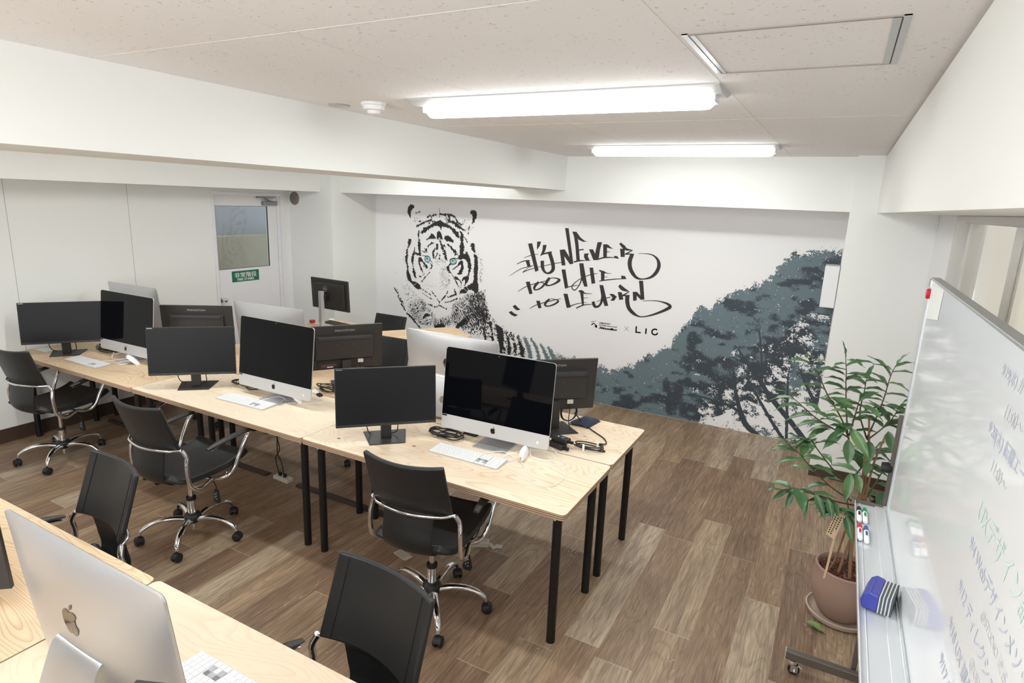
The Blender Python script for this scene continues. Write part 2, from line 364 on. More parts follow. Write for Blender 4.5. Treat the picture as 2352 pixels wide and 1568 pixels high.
# ceiling access hatch: frame with a silver profile on the short sides
hx0, hx1, hy0, hy1 = -0.405, 0.060, 1.565, 2.030
ht = empty('trim_9', ((hx0+hx1)/2, (hy0+hy1)/2, ZC)); struct(ht)
def hb(name, mat, boxes):
    mb = MB()
    for a, b in boxes: mb.box((a[0]-(hx0+hx1)/2, a[1]-(hy0+hy1)/2, a[2]-ZC), (b[0]-(hx0+hx1)/2, b[1]-(hy0+hy1)/2, b[2]-ZC))
    return mb.build(name, mat, ht)
hb('hatch_frame', m_alu, [((hx0, hy0, ZC-0.004), (hx0+0.014, hy1, ZC)), ((hx1-0.014, hy0, ZC-0.004), (hx1, hy1, ZC)), ((hx0+0.016, hy0+0.01, ZC-0.003), (hx0+0.028, hy1-0.006, ZC)), ((hx1-0.032, hy0+0.006, ZC-0.003), (hx1-0.017, hy1-0.006, ZC))])
hb('hatch_joint', plain('hatch_joint_grey', rgb(170, 162, 156), 0.8), [((hx0, hy0, ZC-0.003), (hx1, hy0+0.010, ZC)), ((hx0, hy1-0.008, ZC-0.003), (hx1, hy1, ZC))])
hb('hatch_gap', m_black, [((hx1-0.017, hy0+0.01, ZC-0.002), (hx1-0.0145, hy1-0.01, ZC))])

# fire door with its glass, closer, handle and sign
d = MB(); lx = XL-0.02
gy0, gy1, gz0, gz1 = 4.078, 4.720, 1.190, 1.838
for a, b in (((lx-0.04, 4.052, 0.005), (lx, gy0, 1.945)), ((lx-0.04, gy1, 0.005), (lx, 4.838, 1.945)), ((lx-0.04, gy0, 0.005), (lx, gy1, gz0)), ((lx-0.04, gy0, gz1), (lx, gy1, 1.945))): d.box(a, b)
door = struct(d.build('door_1', m_doorw, bevel=0.0015))
fr = MB()
for a, b in (((XL-0.12, DY0, 0), (XL+0.012, 4.050, DZ)), ((XL-0.12, 4.84, 0), (XL-0.01, 4.875, DZ)), ((XL-0.12, 4.875, 0), (XL+0.012, DY1, DZ)), ((XL-0.12, 4.05, 1.948), (XL+0.012, 4.875, DZ))): fr.box(a, b)
fr.build('door_frame', m_doorw, door, bevel=0.002)
MB().box((lx-0.028, gy0-0.004, gz0-0.004), (lx-0.018, gy1+0.004, gz1+0.004)).build('glass_pane', glass_mat('door_glass', (0.86, 0.88, 0.88), 0.5), door)
fg = MB()
for a, b in (((lx-0.018, gy0, gz0), (lx-0.002, gy0+0.004, gz1)), ((lx-0.018, gy1-0.004, gz0), (lx-0.002, gy1, gz1)), ((lx-0.018, gy0, gz0), (lx-0.002, gy1, gz0+0.004)), ((lx-0.018, gy0, gz1-0.004), (lx-0.002, gy1, gz1))): fg.box(a, b)
fg.build('glazing_bead', m_dgrey, door)
cl = MB(); cl.box((lx, 4.64, 1.850), (lx+0.05, 4.82, 1.892)); closer = cl.build('door_closer', m_grey, door, bevel=0.006)
ar = MB(); ar.box((lx+0.012, 4.57, 1.925), (lx+0.035, 4.80, 1.940)); ar.tube([(lx+0.03, 4.74, 1.892), (lx+0.04, 4.70, 1.905), (lx+0.03, 4.66, 1.93)], 0.008, sub=3); ar.build('closer_arm', m_grey, closer)
hn = MB(); R90 = Matrix.Rotation(PI/2, 4, 'Y')
hn.lathe([(0.001, 0), (0.026, 0), (0.026, 0.008), (0.012, 0.012), (0.012, 0.035), (0.024, 0.045), (0.027, 0.062), (0.02, 0.075), (0.001, 0.078)], (lx, 4.085, 0.885), 20, M=R90)
hn.build('door_knob', m_chrome, door, smooth=40)
sy0, sy1, sz0, sz1 = 4.223, 4.562, 1.050, 1.165
sg = MB().box((lx, sy0, sz0), (lx+0.0015, sy1, sz1)).build('fire_stairs_sign', m_green, door); sg['label'] = 'green fire stairs sign with white characters'
tx = MB()
add_text(tx, '非常階段', 0.056, frame((lx+0.0018, sy0+0.032, sz0+0.048), (0, 1, 0), (0, 0, 1)), width=0.275, bold=0.004)
add_text(tx, 'FIRE STAIRS', 0.026, frame((lx+0.0018, sy0+0.065, sz0+0.012), (0, 1, 0), (0, 0, 1)), width=0.205, bold=0.02)
tx.build('sign_lettering', m_signw, sg)
# stairwell seen through the door glass
conc = plain('raw_concrete', rgb(170, 164, 146), 0.85, noise=0.13, nscale=5, bump=0.1)
sbox('wall_stairwell', [((-6.72, 3.0, 0), (-6.6, 5.8, 2.6))], plain('stairwell_blue_grey', rgb(158, 160, 166), 0.8))
sbox('trim_10', [((-6.6, 3.0, 0), (-6.35, 5.8, 1.46))], conc)
sl = tag(MB().box((-6.3, 3.2, 2.50), (-5.9, 5.2, 2.53)).build('added_stairwell_panel', emit('stairwell_fill_glow', (1.0, 0.97, 0.93), 0.75)), 'added unseen glowing panel that brightens the stairwell behind the fire door', 'ceiling lamp')  # added unseen glow panel to light the stairwell, stands for no known lamp
sbox('ceiling_stairwell', [((-6.72, 3.0, 2.53), (XL-0.12, 5.8, 2.6))], m_wall)

# window: aluminium frame, two glass sashes, pale curtain behind
wn_ = empty('window_1', (XR, (WY0+WY1)/2, WZ0)); struct(wn_)
def wb(name, mat, boxes, par=wn_, **kw):
    mb = MB(); ox, oy, oz = XR, (WY0+WY1)/2, WZ0
    for a, b in boxes: mb.box((a[0]-ox, a[1]-oy, a[2]-oz), (b[0]-ox, b[1]-oy, b[2]-oz))
    return mb.build(name, mat, par, **kw)
wf = plain('window_frame_silver', rgb(206, 204, 200), 0.35, metal=0.3)
wb('window_frame', wf, [((XR-0.02, 4.052, WZ0), (XR+0.10, WY1, WZ1-0.0002)), ((XR-0.02, WY0, WZ0), (XR+0.10, WY0+0.04, WZ1-0.0002)), ((XR-0.02, WY0+0.04, 1.983), (XR+0.10, 4.052, WZ1-0.0002)), ((XR-0.03, WY0+0.04, WZ0), (XR+0.10, 4.052, WZ0+0.04))], bevel=0.003)
for a, b, xo in ((2.975, 4.052, 0.03), (1.80, 2.985, 0.05), (0.54, 1.81, 0.03)):
    sf = wb('window_sash', wf, [((XR+xo, b-(0.055 if b > 4 else 0.004), WZ0+0.04), (XR+xo+0.02, b, 1.983)), ((XR+xo, a, WZ0+0.04), (XR+xo+0.02, a+0.004, 1.983)), ((XR+0.02, a, 1.976), (XR+0.08, b, 1.984))])
    wb('pane', glass_mat('window_glass', (0.97, 0.97, 0.965), 0.28), [((XR+xo+0.008, a, WZ0+0.04), (XR+xo+0.012, b-0.004, 1.983))], sf)
cu = MB(); rnd = random.Random(3)
ph = [rnd.uniform(0, 6) for _ in range(4)]
cu.grid(lambda u_, v_: (XR+0.22+0.022*math.sin(u_*3.9*9+ph[0]+0.5*math.sin(v_*2))+0.012*math.sin(u_*3.9*23+ph[1]) + 0.05*v_*math.sin(u_*9+ph[2]), WY0-0.1+u_*3.95, WZ0-0.05+v_*1.15), 260, 12)
def sheer():
    m = bpy.data.materials.new('sheer_curtain'); m.use_nodes = True; t = m.node_tree; t.nodes.clear()
    o_ = t.nodes.new('ShaderNodeOutputMaterial'); mx = t.nodes.new('ShaderNodeMixShader'); df = t.nodes.new('ShaderNodeBsdfDiffuse'); tl = t.nodes.new('ShaderNodeBsdfTranslucent')
    df.inputs[0].default_value = (*rgb(238, 237, 232), 1); tl.inputs[0].default_value = (*rgb(232, 230, 224), 1); mx.inputs[0].default_value = 0.5
    t.links.new(df.outputs[0], mx.inputs[1]); t.links.new(tl.outputs[0], mx.inputs[2]); t.links.new(mx.outputs[0], o_.inputs[0]); return m
tag(cu.build('curtain', sheer(), smooth=60, solid=0.002), 'pale gathered curtain hanging behind the sliding window glass', 'curtain')
sbox('added_curtain_backlight', [((XR+0.34, WY0-0.3, WZ0-0.1), (XR+0.38, WY1+0.3, 2.3))], emit('curtain_fill_glow', (1.0, 0.985, 0.96), 0.42))  # added glowing panel behind the curtain to brighten it, not a wall

# ceiling lamps
TUBE_W = 2.7
m_tube = emit('fluorescent_tube', (0.97, 1.0, 0.98), LAMP)
def make_lamp():
    r = empty('ceiling_lamp')
    p = MB(); L = 0.635
    prof = [(-0.115, 0), (-0.115, -0.004), (-0.055, -0.022), (0.055, -0.022), (0.115, -0.004), (0.115, 0)]
    v = [(-L, y, z) for y, z in prof] + [(L, y, z) for y, z in prof]; n = 6
    p.add(v, [tuple(range(n)), tuple(range(2*n-1, n-1, -1))] + [(i, n+i, n+(i+1) % n, (i+1) % n) for i in range(n)])
    p.build('base_plate', plain('lamp_plate', rgb(206, 207, 210), 0.4) if 'lamp_plate' not in bpy.data.materials else bpy.data.materials['lamp_plate'], r)
    t = MB(); Lt = 0.60
    prof = [(0.046*math.cos(a), -0.022-0.044*math.sin(a)) for a in [PI*i/12 for i in range(13)]]
    n = len(prof); rows = []
    for x, s_ in ((-Lt, 0.72), (-Lt+0.012, 0.95), (-Lt+0.03, 1), (Lt-0.03, 1), (Lt-0.012, 0.95), (Lt, 0.72)): rows.append([(x, y*s_, -0.022+(z+0.022)*s_) for y, z in prof])
    t.add([p_ for q in rows for p_ in q], [(i*n+k_, (i+1)*n+k_, (i+1)*n+k_+1, i*n+k_+1) for i in range(5) for k_ in range(n-1)] + [tuple(range(n)), tuple(range(6*n-1, 5*n-1, -1))])
    t.build('diffuser', m_tube, r, smooth=50)
    ld = bpy.data.lights.new('tube_light', 'AREA'); ld.shape = 'RECTANGLE'; ld.size = 1.18; ld.size_y = 0.07; ld.energy = TUBE_W; ld.color = (0.97, 1.0, 0.98)
    lo_ = bpy.data.objects.new('tube_light', ld); COL.objects.link(lo_); lo_.parent = r; lo_.location = (0, 0, -0.0675)
    for s_ in (-1, 1): MB().box((s_*0.605-0.006, -0.035, -0.045), (s_*0.605+0.006, 0.035, -0.018)).build('end_cap', m_white, r)
    return r
lamps = [(-1.06, 2.29, 'long fluorescent lamp nearest the camera, beside the smoke detector'), (-1.06, 4.30, 'far fluorescent lamp on the ceiling closest to the mural'),
         (-1.06, 0.28, 'fluorescent lamp above the near desks'), (-1.06, -1.6, 'fluorescent lamp at the rear of the room'),
         (-3.55, 2.29, 'fluorescent lamp over the left desks, behind the boxed duct'), (-3.55, 4.30, 'fluorescent lamp near the fire door, behind the boxed duct'),
         (-3.75, 0.28, 'fluorescent lamp over the near left floor')]
proto = make_lamp()
for i, (x, y, lb) in enumerate(lamps):
    o = proto if i == 0 else copy_tree(proto); put(o, (x, y, ZC), 0)
    tag(o, lb, 'ceiling lamp', 'fluorescent ceiling lamps')
# smoke detector, round vent cover, wall vent, hook, intercom, socket
s = empty('smoke_detector', (-1.925, 2.235, ZC)); tag(s, 'white round smoke detector on the ceiling beside the boxed duct', 'smoke detector')
MB().lathe([(0.001, 0), (0.056, 0), (0.056, -0.010), (0.050, -0.014), (0.047, -0.030), (0.030, -0.033), (0.001, -0.033)][::-1], n=32).build('housing', m_white, s, smooth=35)
MB().lathe([(0.030, -0.033), (0.027, -0.046), (0.018, -0.050), (0.001, -0.050)][::-1], n=24).build('sensor_cap', m_white, s, smooth=35)
sv = MB().lathe([(0.001, -0.006), (0.048, -0.006), (0.052, 0), (0.001, 0)], (-2.135, 2.24, ZC), 28)
o = sv.build('round_plate', plain('ceiling_cap_grey', rgb(196, 192, 188), 0.3, metal=0.6), smooth=35); tag(o, 'flat round cover plate on the ceiling at the edge of the boxed duct', 'cover plate')
vt = MB().lathe([(0.001, 0.012), (0.06, 0.014), (0.068, 0.008), (0.073, 0)][::-1], (-5.475, 5.008, 1.932), 32, M=Matrix.Rotation(PI/2, 4, 'X'))
vt.build('wall_vent', plain('vent_grey', rgb(132, 124, 116), 0.5, metal=0.2), smooth=30); tag(bpy.data.objects['wall_vent'], 'round grey vent cover on the wall right of the fire door', 'vent cover')
b = MB().box((-0.095, 5.50, 1.255), (0.012, 5.715, 1.592)); o = b.build('wall_box', m_white, bevel=0.006)
tag(o, 'white box mounted at the right end of the mural, over the painted trees', 'wall box')
b = MB().obox((XR-0.006, 4.985, 1.95), (0.010, 0.008, 0.075)); o = b.build('wall_hook', m_white, bevel=0.003); tag(o, 'small white hook on the wall between the column and the window', 'hook')
sk = empty('wall_socket', (0.335, 5.03, 0.26)); tag(sk, 'grey wall socket plate low on the column behind the plant', 'socket')
MB().box((-0.035, -0.008, -0.06), (0.035, 0, 0.06)).build('plate', plain('socket_grey', rgb(190, 190, 194), 0.4), sk, bevel=0.004)
MB().box((-0.014, -0.011, -0.025), (0.014, -0.007, 0.025)).build('outlet', m_white, sk)

# ================================================================ tables
TZ, TH = 0.70, 0.028
def make_table(lx, ly, mat, name='work_table'):
    """origin on the floor under the table's centre"""
    r = empty(name); hx, hy = lx/2-0.001, ly/2-0.001
    MB().prism(rounded(-hx, -hy, hx, hy, 0.022), TZ-TH, TZ, 0, 1).build('table_top', [mat, m_edge], r, bevel=0.0015, seg=1)
    for sx in (-1, 1):
        for sy in (-1, 1):
            px, py = sx*(lx/2-0.065), sy*(ly/2-0.085)
            l = MB().lathe([(0.001, 0), (0.021, 0), (0.021, TZ-TH)], (px, py, 0), 20); lg = l.build('leg', m_blackm, r, smooth=30)
            MB().box((px-0.04, py-0.04, TZ-TH-0.004), (px+0.04, py+0.04, TZ-TH)).build('mounting_plate', m_blackm, lg)
            if sy == -1 and sx in (-1, 1) :
                q = MB(); q.grid(lambda a, c: (px+0.0216*math.cos(-2.6+a*1.0), py+0.0216*math.sin(-2.6+a*1.0), TZ-TH-0.045+c*0.041), 6, 1); q.build('paper_label', m_signw, lg)
    return r
def table(lx, ly, x, y, rz, mat, label, name='work_table'):
    t = make_table(lx, ly, mat); put(t, (x, y, 0), rz); tag(t, label, 'table', 'plywood work tables'); return t
xs = [(-1.6575, 'right'), (-3.2175, 'middle'), (-4.7775, 'left')]
YA, YR = 2.505, 3.112
table(1.56, 0.605, -1.6575, YA, 0, m_ply, 'pale plywood table at the right front of the island, under the largest black screen')
table(1.56, 0.605, -3.2175, YA, 0, m_ply, 'plywood table in the front of the centre island, between its two neighbours')
table(1.555, 0.605, -4.7775, YA, 0, m_ply_b, 'warm plywood table in the front of the centre island, touching the left wall')
table(1.56, 0.605, -1.6575, YR, 0, m_ply, 'plywood table at the right rear of the island, with the coiled black cable on it')
table(1.56, 0.605, -3.2175, YR, 0, m_ply_o, 'plywood table in the middle of the rear side of the centre island')
table(1.555, 0.605, -4.7775, YR, 0, m_ply_o, 'plywood table in the rear of the centre island against the left wall')
table(1.56, 0.605, -1.107, 0.764, 0, m_ply_p, 'pale plywood table at the bottom of the photo, holding the nearest silver computer')
table(1.56, 0.605, -2.672, 0.764, 0, m_ply_b, 'boldly grained plywood table in the bottom left corner')
table(1.56, 0.605, -1.107, 0.157, 0, m_ply, 'plywood table behind the nearest table at the very bottom of the photo')
table(1.56, 0.605, -2.672, 0.157, 0, m_ply_b, 'plywood table below the bottom left table, mostly outside the photo')
a = math.radians(-10); c_, s_ = math.cos(a), math.sin(a)
table(0.66, 0.60, -4.62+c_*0.33+s_*0.30, 4.75+s_*0.33-c_*0.30, a, m_ply_o, 'small plywood table by the rear column holding the raised monitor')
a = math.atan2(0.81, 0.58)
table(0.86, 0.49, -3.235-0.58*0.43, 5.055-0.81*0.43, a, m_ply_o, 'small plywood table set at an angle in front of the painted tiger')

# ================================================================ chairs
def make_chair():
    r = empty('office_chair')
    st = MB()
    for k_ in range(5):
        a = math.radians(90+72*k_); R = Matrix.Rotation(a, 4, 'Z')
        leg = MB(); pts = [(0.03, 0, 0.112), (0.09, 0, 0.128), (0.16, 0, 0.130), (0.22, 0, 0.116), (0.262, 0, 0.088), (0.274, 0, 0.062)]
        leg.tube([R @ Vector(p) for p in pts], [0.023, 0.021, 0.019, 0.017, 0.014, 0.010], n=10, sub=5, flat=0.72)
        lg = leg.build('base_leg', m_chrome, r, smooth=60)
        c = MB(); ca = a + math.radians(40 + 37*k_); w_ = Matrix.Rotation(ca, 4, 'Z'); ctr = R @ Vector((0.278, 0, 0.026))
        for s_ in (-1, 1):
            Mx = w_ @ Matrix.Rotation(PI/2, 4, 'X'); off = w_ @ Vector((0, s_*0.013, 0))
            c.lathe([(0.001, -0.010), (0.018, -0.010), (0.024, -0.006), (0.025, 0), (0.024, 0.006), (0.018, 0.010), (0.001, 0.010)], ctr+off, 20, M=Mx)
        pr = [(0.027*math.cos(t_), 0.027*math.sin(t_)) for t_ in [math.radians(-15+13*j) for j in range(15)]] + [(-0.012, -0.004), (0.012, -0.002)]
        Mh = Matrix.Translation(ctr) @ w_ @ Matrix.Rotation(PI/2, 4, 'X')
        c.prism(pr, -0.016, 0.016, M=Mh)
        c.tube([ctr+Vector((0, 0, 0.015)), R @ Vector((0.276, 0, 0.066))], 0.0055, n=8, sub=1)
        c.build('caster', m_caster, lg, smooth=40)
    MB().lathe([(0.001, 0.088), (0.030, 0.088), (0.044, 0.100), (0.049, 0.118), (0.046, 0.136), (0.034, 0.148), (0.001, 0.149)], n=28).build('hub', m_caster, r, smooth=50)
    MB().lathe([(0.001, 0.045), (0.013, 0.045), (0.013, 0.09), (0.001, 0.09)], n=16).build('lower_pin', m_chrome, r, smooth=40)
    gc = MB().lathe([(0.024, 0.146), (0.0245, 0.235), (0.001, 0.236)], n=24).build('gas_sleeve', m_chrome, r, smooth=40)
    MB().lathe([(0.001, 0.232), (0.027, 0.232), (0.027, 0.250), (0.001, 0.251)], n=24).build('collar', m_caster, gc, smooth=40)
    MB().lathe([(0.014, 0.248), (0.014, 0.410), (0.001, 0.411)], n=20).build('gas_piston', m_chrome, r, smooth=40)
    MB().box((-0.07, -0.09, 0.392), (0.07, 0.09, 0.416)).build('mechanism', m_caster, r, bevel=0.006)
    # seat: padded sling whose front lip turns up
    prof = [(-0.205, 0.478), (-0.175, 0.456), (-0.12, 0.445), (-0.05, 0.441), (0.03, 0.442), (0.10, 0.448), (0.16, 0.460), (0.205, 0.476), (0.232, 0.489)]
    P = catmull(prof, 4)
    def seat_pt(u_, v_, dz=0.0):
        q = P[min(int(round(v_*(len(P)-1))), len(P)-1)]; x = (u_-0.5)*2
        wv = 0.205 if v_ > 0.22 else 0.205-0.05*((0.22-v_)/0.22)**1.5
        return (x*wv, q[0], q[1] + 0.016*abs(x)**3 + dz)
    nu, nv = 20, len(P)-1
    def slab(fn, th, nu, nv, edge=True):
        mb = MB(); top = [[fn(i/nu, j/nv) for j in range(nv+1)] for i in range(nu+1)]
        T = lambda i, j: i*(nv+1)+j
        v = [p for row_ in top for p in row_]; n_ = len(v)
        # push the underside along the surface normal
        arr = np.array(top); du = np.gradient(arr, axis=0); dv = np.gradient(arr, axis=1); nn = np.cross(du, dv); nn /= np.linalg.norm(nn, axis=2, keepdims=True)
        low = arr - nn*th; v += [tuple(p) for row_ in low for p in row_]
        f = [(T(i, j), T(i+1, j), T(i+1, j+1), T(i, j+1)) for i in range(nu) for j in range(nv)] + [(n_+T(i, j+1), n_+T(i+1, j+1), n_+T(i+1, j), n_+T(i, j)) for i in range(nu) for j in range(nv)]
        bd = [T(i, 0) for i in range(nu)] + [T(nu, j) for j in range(nv)] + [T(i, nv) for i in range(nu, 0, -1)] + [T(0, j) for j in range(nv, 0, -1)]
        for i in range(len(bd)): p, q = bd[i], bd[(i+1) % len(bd)]; f.append((p, n_+p, n_+q, q))
        mb.add(v, f); return mb
    slab(lambda a, b: seat_pt(a, b, 0.012), 0.034, nu, nv).build('seat', m_leather, r, smooth=50, bevel=0.010, seg=3)
    # narrow strip that carries the leather from the seat up to the backrest
    pr2 = catmull([(-0.140, 0.437), (-0.185, 0.442), (-0.214, 0.470), (-0.224, 0.515), (-0.212, 0.57), (-0.188, 0.622), (-0.174, 0.652), (-0.183, 0.685)], 4)
    def strip(u_, v_):
        q = pr2[min(int(round(v_*(len(pr2)-1))), len(pr2)-1)]; x = (u_-0.5)*2
        t_ = min(1.0, max(0.0, (v_-0.5)/0.3)); t_ = t_*t_*(3-2*t_)
        return (-x*0.125, q[0] - ((1-t_)*0.022*(1-x*x) + t_*0.042*(1-0.395*x*x)), q[1])
    slab(strip, 0.012, 12, len(pr2)-1).build('lower_back', m_leather, r, smooth=50, bevel=0.004)
    def back(u_, v_, o_=0.0):
        x = (u_-0.5)*2; z = 0.650 + v_*0.248
        return (-x*(0.199-0.004*v_), -0.165 - v_*0.085 - 0.042*(1-abs(x)**2.0) + o_, z + 0.010*abs(x)**2*(1 if v_ > 0.5 else -0.3)*abs(2*v_-1))
    bo = slab(back, 0.022, 20, 14).build('backrest', m_leather, r, smooth=50, bevel=0.008, seg=3)
    for x in (-0.80, 0.80):
        for o_ in (0.0012, -0.0232):
            MB().tube([Vector(back((x/2)+0.5, v_, o_)) for v_ in (0.03, 0.25, 0.5, 0.75, 0.97)], 0.0013, n=4, sub=3).build('seam', m_stitch, bo)
    br = MB(); br.tube([(-0.212, -0.176, 0.646), (-0.15, -0.226, 0.646), (0, -0.256, 0.646), (0.15, -0.226, 0.646), (0.212, -0.176, 0.646)], 0.0075, n=10, sub=8); br.build('back_bar', m_chrome, r, smooth=60)
    for s_ in (-1, 1):
        t = MB()
        t.tube([(s_*0.212, -0.176, 0.646), (s_*0.228, -0.163, 0.605), (s_*0.236, -0.172, 0.55), (s_*0.238, -0.165, 0.46), (s_*0.236, -0.140, 0.420), (s_*0.228, -0.095, 0.396), (s_*0.215, -0.045, 0.402), (s_*0.205, -0.005, 0.412),
                (s_*0.215, 0.04, 0.402), (s_*0.230, 0.085, 0.408), (s_*0.242, 0.118, 0.448), (s_*0.250, 0.150, 0.52), (s_*0.255, 0.195, 0.60), (s_*0.255, 0.225, 0.634)], 0.0115, n=12, sub=6)
        t.build('side_frame', m_chrome, r, smooth=60)
        pd = MB(); n_ = 14
        secs = []
        for i in range(n_+1):
            q = i/n_; y = 0.245-0.305*q; w_ = 0.024*math.sin(PI*min(1, max(0.0, 0.06+0.88*q)))**0.45; z = 0.648-0.030*q**2.2
            secs.append((y, w_, z))
        v = []; m_ = 12
        for y, w_, z in secs:
            for k_ in range(m_): an = 2*PI*k_/m_; v.append((s_*0.256+w_*math.cos(an), y, z+0.011*math.sin(an)*(w_/0.024)))
        f = [(i*m_+k_, (i+1)*m_+k_, (i+1)*m_+(k_+1) % m_, i*m_+(k_+1) % m_) for i in range(n_) for k_ in range(m_)] + [tuple(range(m_)), tuple(n_*m_+k_ for k_ in range(m_-1, -1, -1))]
        pd.add(v, f); ap = pd.build('armrest_pad', m_black, r, smooth=60)
        tr = MB(); tr.tube([(s_*0.256, 0.238, 0.636), (s_*0.256, 0.10, 0.632), (s_*0.256, -0.045, 0.606)], 0.0085, n=8, sub=5, flat=0.6); tr.build('chrome_rail', m_chrome, ap, smooth=60)
    cb = MB(); cb.tube([(-0.205, 0.0, 0.410), (0, 0, 0.404), (0.205, 0.0, 0.410)], 0.009, n=10, sub=2)
    cb.tube([(0.17, 0.225, 0.455), (0.20, 0.08, 0.408), (0.19, -0.10, 0.402)], 0.005, n=8, sub=4); cb.tube([(-0.17, 0.225, 0.455), (-0.20, 0.08, 0.408), (-0.19, -0.10, 0.402)], 0.005, n=8, sub=4)
    cb.build('cross_tube', m_chrome, r, smooth=60)
    lv = MB(); lv.tube([(0.06, 0.03, 0.385), (0.13, 0.04, 0.378), (0.17, 0.04, 0.345), (0.172, 0.04, 0.318)], 0.003, n=6, sub=4)
    lvo = lv.build('lever_cable', m_caster, r, smooth=60)
    MB().prism([(-0.012, 0), (0.012, 0), (0.026, -0.065), (0.018, -0.082), (-0.018, -0.082), (-0.026, -0.065)], -0.006, 0.006, M=Matrix.Translation((0.173, 0.04, 0.322)) @ Matrix.Rotation(PI/2, 4, 'X')).build('lever_grip', m_caster, lvo, bevel=0.003)
    mk = MB()
    for i in range(5): mk.obox((0.173+(-1)**i*0.006, 0.0325, 0.302-i*0.009), (0.009, 0.0008, 0.0028), ry=0.9 if i % 2 else -0.5)
    mk.build('lever_marking', m_signw, lvo)
    return r
chairs = [(-4.87, 2.17, 0.12, 0, 'black leather office chair beside the left wall, at the front of the island'),
          (-3.135, 2.005, 0.03, 0, 'black office chair pulled out from the middle front table, seat and armrest in view'),
          (-1.555, 2.195, 0.10, 0, 'black leather office chair pushed under the right front table, its back to the camera'),
          (-1.095, 0.995, PI-0.13, 0, 'black leather office chair nearest the camera, facing it across the bottom table'),
          (-2.515, 1.015, PI-0.12, 0, 'black leather office chair behind the nearest computer, facing the bottom left table'),
          (-3.06, 3.47, PI+0.05, 0, 'black office chair behind the monitor at the middle of the rear island side'),
          (-4.45, 3.45, PI-0.2, 0, 'black office chair mostly hidden behind the left rear monitor'),
          (-5.12, 3.26, PI+0.1, 0, 'black office chair tucked under the rear left table'),
          (-4.06, 4.69, PI, -0.120, 'low black office chair behind the small rear tables, in front of the tiger')]
ch = make_chair()
for i, (x, y, rz, dz, lb) in enumerate(chairs):
    o = ch if i == 0 else copy_tree(ch)
    put(o, (x, y, 0), rz); tag(o, lb, 'chair', 'black leather office chairs')
    if 2 < i < 5:
        for c in list(o.children):
            if c.name.split('.')[0] == 'armrest_pad': c.location.y -= 0.09
    if dz:
        for c in list(o.children):
            if c.name.split('.')[0] in ('seat', 'lower_back', 'backrest', 'back_bar', 'side_frame', 'armrest_pad', 'cross_tube', 'lever_cable', 'mechanism'): c.location.z += dz
            if c.name.split('.')[0] == 'gas_piston': c.location.z += dz

